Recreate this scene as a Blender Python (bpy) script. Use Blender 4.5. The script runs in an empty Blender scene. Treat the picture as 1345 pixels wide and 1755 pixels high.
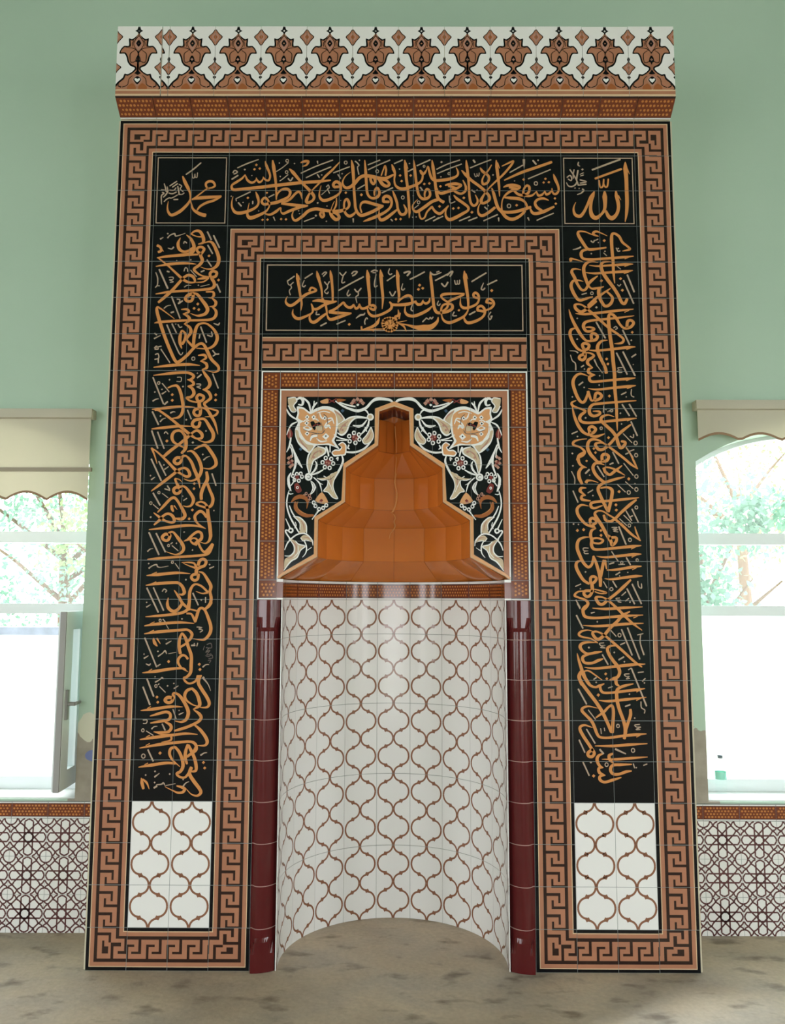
import bpy, bmesh, math, random
from mathutils import Vector, Matrix

random.seed(7)
scene = bpy.context.scene
COL = scene.collection

# ------------------------------------------------------------------ camera
cam_data = bpy.data.cameras.new('camera')
cam = bpy.data.objects.new('camera', cam_data)
COL.objects.link(cam)
cam_data.sensor_fit = 'VERTICAL'
cam_data.sensor_height = 24.0
cam_data.lens = 24.0 * 1380.0 / 1755.0
cam_data.clip_end = 200
_R = Vector((0.99999, 0.0034, 0.0031)); _U = Vector((-0.0027, -0.1083, 0.9941)); _F = Vector((-0.0037, 0.9941, 0.1083))
_F.normalize(); _R = _F.cross(_U).normalized(); _U = _R.cross(_F).normalized()
cam.matrix_world = Matrix(((_R.x, _U.x, -_F.x, 0.008), (_R.y, _U.y, -_F.y, -4.1389), (_R.z, _U.z, -_F.z, 1.8013), (0, 0, 0, 1)))
scene.camera = cam

# ------------------------------------------------------------------ sky, daylight, exposure
world = bpy.data.worlds.new('overcast_sky')
scene.world = world
world.use_nodes = True
_bg = world.node_tree.nodes['Background']
_bg.inputs['Color'].default_value = (0.955, 0.97, 1.0, 1)
_bg.inputs['Strength'].default_value = 8.0
vs = scene.view_settings
vs.view_transform = 'Standard'; vs.look = 'None'; vs.exposure = 0.0; vs.gamma = 1.0; vs.use_curve_mapping = False
scene.cycles.max_bounces = 10; scene.cycles.diffuse_bounces = 6; scene.cycles.glossy_bounces = 4
scene.cycles.transmission_bounces = 8; scene.cycles.transparent_max_bounces = 12
scene.cycles.sample_clamp_indirect = 6.0


def portal(name, loc, rot, sx, sy):
    """Guides the sky's own light through a window opening; adds none itself."""
    d = bpy.data.lights.new(name, 'AREA'); d.shape = 'RECTANGLE'; d.size = sx; d.size_y = sy
    d.cycles.is_portal = True
    o = bpy.data.objects.new(name, d); COL.objects.link(o); o.location = loc; o.rotation_euler = rot
    return o


# window openings: front wall (beside the mihrab), both side walls, back wall (added for light)
FRONT_WIN = ((-3.10, -1.76), (1.737, 3.077))
SIDE_WIN = ((-5.2, -3.8), (-8.2, -6.8))
BACK_OPENINGS = ((-7.0, -5.3, 0.5, 4.8), (-2.0, 2.0, 0.02, 2.15), (5.3, 7.0, 0.5, 4.8))   # unseen, placed for frontal light; the low middle one added to brighten the niche
WALL_X, BACK_Y, CEIL_Z = 7.6, -9.0, 5.9
WIN_Z0, WIN_Z1 = 0.5, 4.8
for a, b in FRONT_WIN:
    portal('front_window_daylight', ((a + b) / 2, 0.78, 1.75), (math.radians(-90), 0, 0), b - a, 2.1)
for a, b in SIDE_WIN:
    for s in (-1, 1):
        portal('side_window_daylight', (s * (WALL_X + 0.34), (a + b) / 2, 2.65), (0, math.radians(90 * s), 0), 4.3, b - a)
for a, b, c, d in BACK_OPENINGS:
    portal('back_opening_daylight', ((a + b) / 2, BACK_Y - 0.34, (c + d) / 2), (math.radians(90), 0, 0), b - a, d - c)

# low sun behind the right-hand window: its light falls past the mihrab's corner onto the floor
sun_data = bpy.data.lights.new('sun', 'SUN'); sun_data.energy = 4.2; sun_data.angle = math.radians(9); sun_data.color = (0.90, 0.96, 1.0)
sun = bpy.data.objects.new('sun', sun_data); COL.objects.link(sun)
_el = math.radians(31)
sun.rotation_euler = Vector((-0.77 * math.cos(_el), -0.64 * math.cos(_el), -math.sin(_el))).to_track_quat('-Z', 'Y').to_euler()
sun.location = (6, 5, 6)

# painted figures: kind+ink, widths (mm), points x,z (mm) on their tile panel
ART = {
'square_left': '''
Sg 6.1,12.2,12.8,15.3,12.2,10.7,8.6,6.7,8.6,9.2 -1004,4006 -1020,4021 -1022,4040 -1005,4051 -984,4047 -974,4027 -986,4016 -1016,4008 -1046,3985 -1076,3960 -1094,3947
Sg 7.6,19.8,18.3,12.2 -1094,3950 -1048,3957 -1003,3960 -939,3965
Sg 9.2,15.3,12.8,8.5 -942,3962 -978,3942 -1017,3929 -1050,3909 -1065,3888
Sg 21.3,19.8,17.6,13.7,9.7,7.6,6.7,7.6 -1021,3858 -1046,3864 -1070,3877 -1088,3893 -1097,3918 -1103,3940 -1106,3963
Sg 6.1,18.4,17.8,10.7,7.7 -1150,4080 -1138,4050 -1120,4014 -1109,3989 -1104,3960
Sg 6.7,12.2,16.8,18.9,14.6,8.5,2.4 -1104,3956 -1109,3937 -1126,3912 -1159,3880 -1201,3859 -1221,3876 -1227,3905 -1223,3937
Sp 6.7,8,6.7 -1132,4090 -1093,4120 -1053,4157
Sp 4.9 -1100,4096 -1096,4072 -1087,4072 -1084,4093
Sp 4.9 -1084,4093 -1081,4075 -1072,4075 -1070,4100
Sp 4.6,6.7,7.6,7.6 -1249,4038 -1241,4014 -1236,3992
Sp 4.6,7.6,8.6,5.5 -1232,4020 -1228,3995 -1237,3976 -1251,3960
Sp 6.1,8.6,7.6,6.1,3.7 -1258,3988 -1249,3982 -1261,3969 -1261,3943 -1259,3919
Sp 4.3 -1264,4004 -1236,4000
Sp 6.7 -1218,4024 -1181,4051
Sp 6.7 -1204,4017 -1176,4038
Sp 6.1 -1218,4001 -1196,4000 -1184,4014
Sp 6.7 -1222,3984 -1202,3980 -1181,3990
Sp 7.3 -1175,4022 -1169,3995 -1166,3974
Sp 6.1 -1168,4033 -1154,4024 -1161,4008 -1145,3992
Sp 6.1 -1162,3976 -1150,3976 -1139,3985
Sp 6.1 -1246,3935 -1234,3948 -1219,3956 -1207,3955 -1186,3966 -1174,3974
Sp 7.3 -1194,3947 -1172,3948
''',
'band': '''
Sp 6.1,7.4,5.5 -854,4128 -801,4153 -741,4176
Dg 14.1 -752,4145 -762,4120 -733,4124
Dp 10.4 -814,4118
Dp 6.7 -775,4084
Sp 6.7 -878,4100 -868,4114 -854,4103 -873,4092
Sp 8 -883,4063 -850,4085
Sg 4.6,15.3,12.9,11,9.8,12.3,11,5.5 -704,4166 -697,4140 -682,4105 -676,4079 -684,4057 -701,4060 -714,4076
Sg 3.7,9.8,14.1,9.2,3.1 -711,4073 -721,4053 -735,4047 -747,4060 -751,4073
Sg 3.7,11,14.1,12.8,5.5 -749,4066 -759,4050 -777,4044 -798,4058 -811,4087
Sg 6.1,11,14.1,11,14.1,15.9,17.1,18.4,18.4,18.4,17.7,16.8,7.6 -811,4089 -828,4068 -860,4045 -880,4031 -882,4014 -870,4003 -813,4008 -722,4018 -646,4028 -570,4037 -495,4045 -417,4050 -348,4058
Sg 6.7,19,14.7,11,6.7 -664,4171 -658,4134 -648,4069 -642,4015 -640,3948
Sg 4.6,7.9,11.6,15.8,15.2,12.8,17.1,18.3,16.8 -641,3947 -634,3980 -612,4004 -584,4008 -566,3992 -574,3965 -608,3944 -644,3930 -677,3925
Sg 16.8,14,14,12.2,14,12.8,7.9,7.9,14,18.9,21.9,14,6.1,2.4 -674,3927 -702,3920 -717,3931 -714,3949 -699,3957 -684,3941 -676,3919 -683,3896 -704,3874 -749,3852 -779,3844 -794,3861 -792,3893 -786,3928
Sg 4.3,15.9,11,12.8,15.9,18.9,17.1,11,7.3,2.4 -752,3991 -741,3963 -735,3931 -747,3906 -780,3886 -825,3872 -859,3875 -877,3901 -880,3934 -874,3965
Sp 5.5,6.7 -858,3952 -781,3991
Sp 5.5 -858,3952 -856,3939
Dg 14 -794,3957
Dp 7.3 -884,3966 -819,3931
Sp 7.9 -845,3930 -828,3910
Sp 7.3 -767,3938 -767,3923
Dp 7.3 -734,3883
Dg 12.2 -692,3986
Sp 6.7 -681,3961 -652,3977
Sg 6.1,12.8,15.2,7.6,5.5,13.7,15.2,16.7,15.2 -701,3869 -673,3862 -640,3880 -616,3901 -614,3880 -600,3868 -570,3882 -522,3901 -493,3911
Sg 9.1,15.8,18.9,18.9,7.6 -612,3924 -568,3920 -522,3914 -493,3911 -469,3913
Sg 11,14,12.8,14,12.2,4.6 -610,3928 -568,3948 -538,3981 -520,3992 -508,3980 -500,3949
Dg 13.4 -712,3833 -685,3834 -612,3837 -586,3836
Sp 7.9,3.6 -653,3849 -644,3828
Sg 3,7.9,12.2,15.2,15.2,16.7,17.6,18.3,18.3,16.7,13.7 -544,3887 -553,3861 -546,3836 -531,3830 -509,3844 -492,3858 -464,3884 -424,3895 -378,3887 -324,3882 -275,3890
Dp 7.4 -627,4156
Op 7.4,4.3 -585,4169
Sp 4.9 -578,4158 -611,4129 -643,4107
Op 7.3,4.3 -587,4104
Sp 4.9 -579,4090 -601,4070 -623,4053
Dp 8 -621,4079
Dp 7.4 -545,4153
Sp 7.3 -578,4068 -565,4055 -553,4073
Dp 7.3 -518,3884 -513,3868
Sg 6.1,15.3,13.5,10.4,4.3 -511,4158 -489,4166 -470,4165 -479,4146 -502,4136
Sp 6.7 -509,4098 -424,4139 -337,4173
Sp 6.7 -481,4072 -414,4105 -347,4134
Sp 6.7 -333,4100 -289,4118 -246,4135
Sp 8,3.7 -421,4167 -418,4152
Sp 6.7 -420,4091 -409,4073
Dp 7.3 -396,4088
Sp 6.7 -309,4091 -294,4068
Dp 8.6 -286,4095
Op 8,4.9 -267,4159
Sg 4.6,19,14.7,15.3,16.8,15.9,12.9,15.3,18.4,10.4,7.3,9.8,12.9,12.2,4.3 -572,4123 -552,4102 -518,4060 -493,4033 -455,3993 -437,3967 -442,3945 -467,3930 -477,3941 -464,3977 -446,4002 -404,4047 -374,4083 -338,4118 -299,4163
Sg 12.8,15.3,17.1,18.3,12.8,9.8,12.8,17.1,17.1,14,7.6,2.4 -328,4018 -333,4034 -319,4049 -300,4041 -292,4018 -295,3991 -315,3970 -354,3949 -385,3943 -403,3957 -408,3983 -399,4028
Sg 15.3 -328,4019 -300,4021
Sp 5.5 -370,4020 -360,4031 -355,4014 -363,4009 -353,3983
Sp 4.3 -396,3975 -363,4006
Sg 13.7,14,12.8,13.4,14 -393,3879 -402,3866 -392,3847 -382,3857 -387,3879
Sg 18.9,18.2,18.9,15.8,15.8,18.9 -347,3884 -340,3857 -317,3835 -299,3846 -311,3867 -341,3881
Sg 4.6,9.8,9.8,7.6 -315,3958 -317,3916 -329,3890
Sg 4.3 -326,3938 -336,3916 -344,3890
Sg 15.2,14,12.2,12.8,15.2,14,10.9,10.9,14,17,12.8,6.1 -329,3882 -299,3879 -271,3889 -250,3905 -247,3929 -259,3951 -272,3935 -273,3900 -265,3870 -244,3854 -220,3867 -209,3884
Sg 4.3,18.4,15.9,14.1,14.1,14.1,15.3,17.2,18.4,18.4,17.8,13.8 -236,4173 -229,4134 -224,4070 -221,4006 -216,3942 -211,3897 -195,3867 -174,3859 -131,3875 -98,3892 -65,3912
Sg 9.1,7.9,12.2,16.7,17,18.2,9.1 -179,3875 -186,3903 -180,3927 -159,3935 -123,3926 -86,3915 -62,3912
Dg 15.8 -181,3975
Dg 13.4 -265,3987
Sp 6.7 -202,4008 -164,4031
Sg 4.6,15.9,14.1,12.9,14.1,15.9,14.1,14.1,11,7.4 -164,4173 -158,4102 -153,4022 -146,3977 -123,3956 -93,3964 -83,3990 -96,4015 -110,3996 -110,3971
Sg 2.4,5.5,9.2,14.1,17.1,18.3,17.7,19,21.4,20.2,17.1,9.8 -241,4104 -269,4080 -283,4047 -273,4020 -251,4015 -221,4036 -191,4072 -160,4084 -116,4077 -84,4069 -47,4070 -8,4090
Sp 6.7 -216,4167 -204,4157 -194,4143
Sp 6.1 -196,4140 -203,4131 -195,4091
Dp 8.6 -193,4172
Dp 10.4 -416,3929
Dp 7.3 -366,3911
Dp 6.1 -292,3942
Dp 7.9 -368,3825
Sp 7.9,4.3 -224,3840 -223,3819
Sp 6.1 -488,3824 -434,3845
Dp 12.2 -425,3857
Sp 6.7 -146,4146 -82,4173
Sp 6.7 -145,4118 -88,4146 -27,4173
Sg 14.1,14.1,12.8,13.4,15.9 -133,4068 -127,4048 -116,4036 -107,4051 -110,4070
Sg 18.9,18.9,16.5,14,14,18.9 -84,4064 -67,4036 -45,4024 -30,4035 -43,4054 -66,4065
Sg 6.7,7.3,8.6,11,9.2 -74,4085 -63,4118 -54,4141 -48,4118 -51,4085
Op 7.9,4.9 -96,4109
Sg 4.3,18.4,12.9,8,9.2,14.1,18.4,18.4,17.1,12.9,11,10.4,9.2 -17,4149 -8,4122 -0,4096 -3,4061 2,4032 20,4014 47,4009 81,4019 123,4037 145,4058 151,4090 146,4107
Sg 11,15.9,15.3,12.2,6.1 137,4115 145,4099 154,4095 163,4103 170,4116
Sg 5.5,7.6,12.8,14.1,16.8,17.1,17.1,12.8,10.4,4.3 169,4109 179,4138 186,4109 197,4074 215,4058 248,4058 297,4066 334,4082 342,4104 332,4131
Sg 4.3,19.6,14.7,14.1,14.1,12.9,3.1 53,4174 58,4135 62,4070 70,4006 76,3926 79,3878 77,3843
Sg 9.2,2.4 59,4157 72,4123
Sg 4.3,15.9,14.1,14.1,14.1,17.1,14.1,12.9,12.9,11,7.3 101,4174 106,4132 113,4070 120,4016 129,3976 149,3953 175,3956 190,3974 186,4000 172,4008 161,3984 163,3958
Sg 4.3,17.1,15.9,15.3,17.1,15.9,18.4 201,4174 206,4135 215,4070 221,4016 230,3965 245,3945 263,3934
Sg 16.7,17,17,15.8,12.2,7.3,2.4 233,3949 199,3936 157,3904 120,3880 101,3889 97,3917 123,3950
Op 7.3,4.3 128,3933
Sp 4.3 105,3899 128,3918
Sg 12.2,9.7,9.1,9.7,10.3,6.1 199,3907 173,3878 161,3848 144,3839 133,3859 131,3894
Sg 10.9,14,15.8,12.8,7.3 199,3910 217,3882 242,3869 266,3888 289,3914
Sg 15.2,15.8,17,17.7,12.8,12.8,15.2,17,15.2,3.7 -61,3935 -61,3958 -44,3968 -26,3958 -17,3932 -26,3902 -56,3875 -102,3851 -141,3835 -170,3824
Sg 15.2 -61,3936 -32,3935
Sg 4.3,14,14,12.8,15.2,15.9,14,5.5 -12,3998 -2,3971 11,3932 17,3894 32,3866 53,3867 62,3888 48,3920
Sg 9.1,15.8,18.2,17,12.2,3 11,3891 -14,3869 -50,3841 -74,3833 -85,3853 -84,3891
Sp 7.3 -70,3986 -11,4016
Op 7.9,5.2 43,3960
Sp 7.3 -4,4153 41,4174
Dp 8 25,4122 79,4154
Dg 14.1 28,4085 36,4053 85,4085
Sp 7.3 71,4108 99,4124
Sp 7.3 119,4141 191,4175
Op 5.5,4.6 158,4138
Dg 14 159,4037 186,4040
Sp 7.9 137,4019 150,4000
Dg 14 6,3837 31,3838
Sp 6.7 -21,3837 -12,3827
Dp 7.3 99,3970 96,3848 115,3850
Sp 6.7 164,3827 216,3853
Sp 6.7 208,3828 237,3847
Dp 12.2 252,4162
Sp 6.7 226,4121 283,4150 352,4174
Sp 6.7 229,4096 292,4124 361,4151
Op 6.1,4.3 293,4096
Dp 7.9 249,4078
Dg 14 246,4024
Sg 4.3,15.9,14.1,12.9,12.2,12.9,14.1,14.1,12.2,10.4,4.3 386,4174 390,4135 397,4077 400,4023 403,3965 410,3930 425,3914 442,3925 446,3947 434,3976
Sg 4.3,17.7,15.9,15.9,15.9,14.7,13.4,14.7,18.3,11,7.3,9.2,12.2,12.2,7.9,10.4,4.3 361,4116 383,4090 414,4058 459,4023 492,3991 510,3965 506,3943 475,3928 465,3943 480,3975 499,4003 535,4042 582,4087 628,4142 643,4169 622,4160 579,4139
Sg 6.1,15.9,14.1,12.2,12.8,15.9,9.8,7.3,9.2,4.3 462,4130 475,4109 501,4089 510,4069 500,4045 478,4037 472,4058 484,4087 506,4116 524,4147
Sg 4.3,17.7,15.9,12.8,4.3 549,4174 552,4135 558,4077 563,4023 565,3967
Sg 9.2,2.4 555,4158 568,4126
Sg 4.3,15.8,17.1,17.1,17.1,18.3,18.9,15.8,12.2 523,4015 533,3984 545,3936 557,3901 576,3879 600,3849 633,3838 670,3854 702,3884
Sg 14,15.8,15.8,15.2,10.3,6.1,3.6 539,3904 513,3882 479,3860 459,3861 448,3882 453,3914 467,3933
Sg 7.6,14,17.7,14,12.2,18.9,17.7,17.1,14,9.1 272,4029 291,4035 328,4038 357,4031 346,4019 319,4006 285,3994 252,3984 233,3993 223,4019
Sg 13.7 291,4026 328,4014
Sg 15.2,14,12.8,12.8,12.8,5.5 316,4005 334,3989 358,3982 380,3997 383,4023 368,4059
Sg 6.1,15.8,15.8,14,12.8,15.8,18.9,18.3,12.2,7.3,3 318,3973 337,3952 367,3930 394,3907 394,3888 370,3872 327,3847 294,3835 276,3853 274,3882 289,3915
Sp 5.5 294,3970 298,3930 325,3937
Dp 10.3 299,3950
Dg 15.2 372,3958 415,3877 241,3910
Dg 14 315,3898 343,3901
Sp 7.3 415,4003 433,3989
Dp 7.3 444,4003
Sp 4.6 430,4097 435,4080 444,4084 444,4097
Sp 4.6 445,4087 453,4082 457,4101
Sp 9.8 425,4174 434,4160
Sp 6.7 408,4129 463,4153 521,4176
Dp 9.2 531,4089
Sp 6.7 207,3828 259,3854
Sp 6.7 347,3828 404,3853
Sp 7.3 397,3829 443,3848
Sp 7.3 478,3829 553,3864
Dp 7.3 504,3914
Sp 7.3 484,3907 497,3894
Sp 8.5,3.6 558,3844 560,3826
Sg 14.1,15.3,15.9,7.3 849,4163 777,4136 685,4103 592,4059
Sp 6.7 622,4103 693,4145
Sp 13.5,12.2,3.1 699,4177 699,4158 700,4129
Sp 9.2 748,4172 765,4150
Dp 9.2 776,4173
Sp 6.7 721,4067 782,4094 842,4120
Dg 14.6 696,4063
Op 9.1,5.5 762,4041
Dg 13.4 814,4067 804,4046 832,4048
Dp 6.7 647,4055
Sg 4.3,17.1,12.8,11,14,11,4.3 858,4094 867,4065 882,4026 883,3998 868,3981 853,3987 848,4013
Sg 4.3,12.2,14,3.7 848,4004 835,3986 817,3979 808,4002
Sg 3.7,12.2,14,3.7 809,3996 795,3978 774,3973 763,3999
Sg 4.3,11,14,14,11,12.2,14,12.8,15.2,15.2,14,12.2 762,3993 744,3975 722,3969 696,3975 695,4004 712,4029 726,4020 724,3994 707,3978 677,3975 656,3986 641,4004
Sg 5.5,14,17.7,14,12.8,15.2,11,6.1,7.3,12.2 587,4019 607,4028 638,4031 674,4022 662,4009 631,4000 598,3976 581,3949 576,3917 576,3885
Sg 13.4 619,4019 659,4010
Sg 6.1,17,18.3,12.8,12.2,12.8 585,3962 622,3958 667,3954 697,3939 710,3917 713,3895
Sg 14,17,17.6,17.6,12.8 575,3882 606,3877 651,3881 700,3895 732,3908
Sg 5.5,15.8,17.6,18.8,10.9 727,3906 739,3877 760,3870 803,3882 857,3909
Sg 4.3,12.8,14,14,15.8,15.8 830,3944 804,3955 774,3951 756,3932 765,3906 791,3886
Op 9.7,5.5 615,3913
Dg 15.2 656,3917
Dg 13.4 863,3956 867,3926
Sp 6.7 764,3832 808,3852 854,3872
Sp 9.1,4.2 716,3847 722,3831
Sp 6.7,3.6 558,3847 559,3826
''',
'square_right': '''
Sg 4.3,25,20.2,19.5,20.2,19.5,15.9,3.1 1248,4164 1248,4126 1251,4062 1251,3998 1251,3934 1247,3877 1238,3824
Sg 9.2,2.4 1257,4123 1270,4094
Sg 6.7,18.9,18.9,17,17.6,24.9,20.7,12.2 1193,4000 1195,3972 1203,3934 1204,3902 1193,3867 1169,3845 1149,3856 1136,3886
Sg 8.5,2.4 1205,3972 1219,3947
Sg 8.5,25.6,19.5,15.8,14,23.1,23.7,17.6,15.8,17,6.7 1132,3996 1132,3966 1133,3927 1128,3892 1109,3865 1082,3846 1061,3860 1054,3895 1059,3940 1068,3969 1076,3995
Sg 6.1,18.3,14,15.2,18.9,17,12.2,7.3,2.4 1073,3991 1057,3963 1038,3921 1018,3880 997,3856 973,3862 963,3886 965,3911 976,3935
Sp 9.8 1068,4119 1144,4149 1221,4179
Sg 12.2 1083,4069 1145,4093 1226,4124
Sg 9.1 1103,4059 1108,4023 1119,4020 1126,4033 1129,4065
Sg 9.1 1129,4036 1137,4021 1148,4027 1154,4067
Sp 7.3 947,4120 962,4097 980,4065 991,4031
Sp 6.1 970,4120 964,4087 965,4070
Sp 8.5 991,4116 986,4088 981,4060
Sp 6.7 931,4075 947,4087 956,4071 952,4058 937,4066
Sp 4.3,7.9,8.5,6.7 927,4046 937,4028 955,4023 975,4034 984,4051
Sp 7.3 1001,4062 1035,4051 1001,4043
Sp 7.3 991,4031 1034,4037
Sp 5.2 1002,4093 1021,4102
Sp 5.2 1003,4084 1021,4089
Dp 12.2 1015,4121
Sp 6.1,8.6,3.7 995,4163 992,4147 1003,4139
Sp 4.3,7.3,9.1,7.9 984,3978 1006,3987 1019,4002 1012,4010
Dp 7.3 973,4015 995,4013
''',
'lower': '''
Sg 4.2,16.9,13.9,12.7,10.9,3 -523,3534 -518,3506 -510,3459 -500,3403 -494,3362 -498,3328
Sg 9,2.4 -515,3521 -504,3496
Sg 12,10.8,10.8,12.6,12,15.6,16.2,15.6,16.8,12.6,7.2,2.4 -454,3437 -445,3454 -430,3451 -418,3440 -433,3431 -454,3425 -480,3411 -510,3383 -543,3358 -564,3358 -578,3373 -578,3390 -570,3407
Sg 4.2,16.9,13.9,10.9,6.6 -416,3547 -410,3518 -397,3478 -388,3437 -386,3394
Sg 9,2.4 -411,3534 -396,3504
Sg 4.2,16.9,13.9,12.7,9.7 -344,3550 -339,3519 -334,3478 -330,3428 -329,3384
Sg 6,16.8,17.4,18.6,7.2 -436,3380 -405,3384 -369,3378 -339,3374 -309,3379
Sg 12.6,13.8,15.6,12 -339,3371 -375,3359 -413,3336 -433,3339
Sg 5.4,13.8,9,12,16.8,16.8,10.8,2.4 -443,3366 -434,3338 -438,3316 -464,3300 -503,3284 -526,3289 -541,3310 -539,3336
Sg 10.2,12.6,10.8,7.2 -384,3394 -370,3370 -362,3338 -358,3308
Sg 10.8,15,18,15.6,10.8,4.2 -361,3313 -386,3294 -421,3266 -442,3268 -451,3288 -447,3307
Sg 5.4,13.8,16.8,18,8.4 -359,3307 -349,3285 -332,3280 -293,3293 -230,3314
Sg 12.6,16.8,8.4 -347,3319 -308,3316 -230,3313
Sg 13.8,13.8,12,10.8,13.8,13.8,12,3.6 -347,3322 -314,3338 -285,3362 -271,3373 -261,3357 -242,3345 -223,3353 -215,3364
Sp 6.6 -572,3491 -535,3518
Sp 5.4 -572,3490 -567,3474 -557,3469 -540,3484
Sp 5.4 -554,3468 -550,3453 -561,3437 -555,3414
Sp 7.2 -479,3506 -439,3533
Sp 4.2,7.2,6 -482,3495 -492,3468 -483,3459 -475,3468
Sp 6.6 -387,3528 -374,3540 -364,3537 -381,3517
Sp 6 -374,3487 -359,3471 -348,3489
Sp 6 -358,3470 -358,3453 -373,3434 -360,3421 -353,3431
Sp 6.6 -294,3538 -277,3522 -259,3542
Sp 6 -274,3522 -282,3489 -276,3480 -265,3487
Sp 7.8 -298,3439 -235,3477 -166,3515
Sp 4.2,7.8,6 -244,3442 -253,3419 -246,3409 -236,3419
Dg 15.6 -240,3253
Sp 7.2 -306,3254 -261,3274
Sp 7.8 -392,3244 -361,3261
Sp 6.6 -413,3322 -416,3307 -399,3307
Sg 4.2,19.9,16.9,15.1,12.1 -147,3553 -143,3519 -138,3459 -133,3403 -133,3357
Sg 9,2.4 -142,3538 -131,3511
Sg 4.2,18.7,15.7,13.9,3 -76,3555 -73,3519 -68,3460 -62,3397 -66,3337
Sg 9,2.4 -72,3541 -60,3516
Sg 4.2,18.7,15.1,13.9,6.6 11,3554 16,3519 19,3460 24,3416 20,3374
Sg 9,2.4 16,3541 27,3516
Sg 13.2,12.6,4.2,13.8,12.6,3.6,13.8,13.8,13.8 -236,3343 -225,3349 -218,3363 -206,3340 -191,3348 -187,3366 -177,3342 -158,3341 -134,3353
Sg 12.6,13.8,13.8,13.8,12.6,12.6 -132,3350 -116,3358 -102,3349 -107,3334 -123,3337 -135,3351
Sg 4.2,12,15.6,13.8,13.8,13.8,13.8,9 -144,3343 -137,3316 -116,3299 -86,3302 -50,3317 -20,3338 -15,3360 -26,3376
Sg 15,15.6,18.6,13.8,9 -19,3362 13,3360 64,3363 100,3374 115,3381
Sg 7.2,10.8,15.6,13.8,12 17,3375 40,3397 70,3412 89,3404 94,3380
Sg 9,15.6,13.8,4.5 109,3379 124,3363 143,3366 152,3388
Sg 9,13.8,12,5.4 149,3381 166,3368 184,3379 187,3399
Sg 3.6,12,15.6,16.8,16.8,15,5.4 57,3352 56,3323 71,3304 103,3299 142,3313 178,3333 200,3354
Dg 15.6 133,3469 127,3446 150,3452
Bg 28.4 -24,3255
Bg 11.4 -24,3284 1,3272 9,3249 -3,3227 -29,3221 -51,3233 -59,3259 -47,3279 -9,3283 6,3263 4,3235 -17,3221 -40,3224 -56,3245 -55,3272 -36,3283
Sk 3 -38,3270 -29,3264 -29,3249
Sk 3 -14,3272 -12,3258 -20,3252
Sk 2.7 -44,3249 -35,3244 -38,3233
Sk 2.7 -12,3242 -8,3233
Sg 4.2,7.8,18.6,33.5,27.5,15,2.4 19,3258 64,3251 109,3238 154,3235 196,3241 226,3268 232,3295
Sg 6.6,2.4 19,3264 66,3274
Sg 6,10.8,3 25,3256 49,3243 63,3215
Sg 3.6,6,7.8,9.6 -61,3228 -100,3227 -160,3224 -175,3227
Sg 4.2,15.6,18.5,3 -163,3227 -115,3242 -92,3261 -79,3290
Sg 10.8,2.4 -136,3227 -108,3215
Sg 9.6 -175,3241 -174,3222
Sg 6,13.8,15,2.4 13,3277 4,3294 22,3304 19,3335
Sg 9,3.6 24,3284 32,3317
Sp 7.8 -229,3531 -219,3543 -200,3543 -212,3527 -225,3520
Sp 7.2 -213,3447 -198,3431 -178,3452
Sp 6.6,6.6,4.2 -193,3428 -194,3413 -206,3403 -200,3371
Sp 7.8 -125,3543 -108,3552 -92,3547
Sp 6 -117,3538 -103,3538
Sp 5.4 -99,3528 -108,3478 -104,3458 -92,3466
Sp 4.2,7.8,6 -27,3561 -33,3538 -24,3528 -14,3533
Sp 6.6 -40,3493 2,3523
Sp 7.2 -26,3432 -11,3409 5,3434
Sp 3.6,7.8,6 44,3479 37,3450 45,3442 54,3451
Sp 9.6 50,3537 70,3544 82,3541 67,3521
Sp 7.8 82,3501 121,3521 160,3543
Sp 4.2,10.2,9,4.2 -204,3286 -182,3303 -164,3306 -157,3316
Sp 6.6 -156,3253 -158,3270 -149,3288 -142,3282
Sp 4.2,7.8,5.4 95,3363 88,3335 99,3326
Sp 6.6 149,3267 170,3289
Sp 6 170,3288 182,3281 190,3292 196,3283 205,3294
Sg 4.2,15.7,15.7,15.7,15.7,16.9,15.1 191,3545 193,3510 199,3454 205,3392 210,3348 224,3320 248,3317
Sg 15,15.6,16.8,12.6,12.6,10.8,10.8,7.8,12.6,16.8,15.6,12.6,9,7.2 245,3317 278,3323 305,3339 306,3361 281,3366 258,3359 248,3336 251,3299 263,3274 292,3263 331,3277 367,3297 386,3321 392,3342
Sg 11.4 285,3364 278,3344 257,3326
Sg 6,13.8,15.6,12.6,10.8,10.8 372,3423 320,3422 269,3420 249,3412 256,3395 282,3376
Sg 9.6,13.8,13.8,10.8 370,3418 332,3400 299,3386 281,3372
Sg 4.2,20.5,17.5,13.9,9.6 372,3549 375,3513 383,3454 391,3392 392,3342
Sg 9,2.4 380,3532 391,3503
Sg 12.6,13.8,13.8,13.8,10.8,12.6,13.8,15.6,10.8,2.4 424,3401 420,3418 431,3428 446,3414 448,3387 434,3364 398,3347 368,3344 351,3361 351,3398
Sg 12.6 424,3403 443,3398
Sg 12.6,13.8,13.8,13.8,12.6,12.6,7.2 488,3373 492,3387 506,3394 524,3381 527,3361 509,3341 480,3330
Sg 12.6 489,3375 516,3369
Sg 13.8,13.8,13.8,13.8,12.6,12.6,15.6,16.8,13.8,7.2,3 441,3330 443,3347 461,3355 476,3341 481,3322 469,3296 436,3274 394,3262 375,3274 370,3296 386,3317
Sg 13.8 440,3331 474,3325
Sp 10.2,8.4,5.4 190,3538 212,3527 249,3540
Sp 7.2 224,3541 238,3546
Sp 7.8 217,3495 251,3513 285,3532
Sp 9 280,3523 297,3541 310,3544 296,3518
Sp 8.4 250,3479 268,3462 284,3486
Sp 6 320,3496 324,3476 333,3477 334,3495
Sp 6 334,3477 345,3477 347,3498
Sp 7.8 411,3489 450,3514 489,3538
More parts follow.
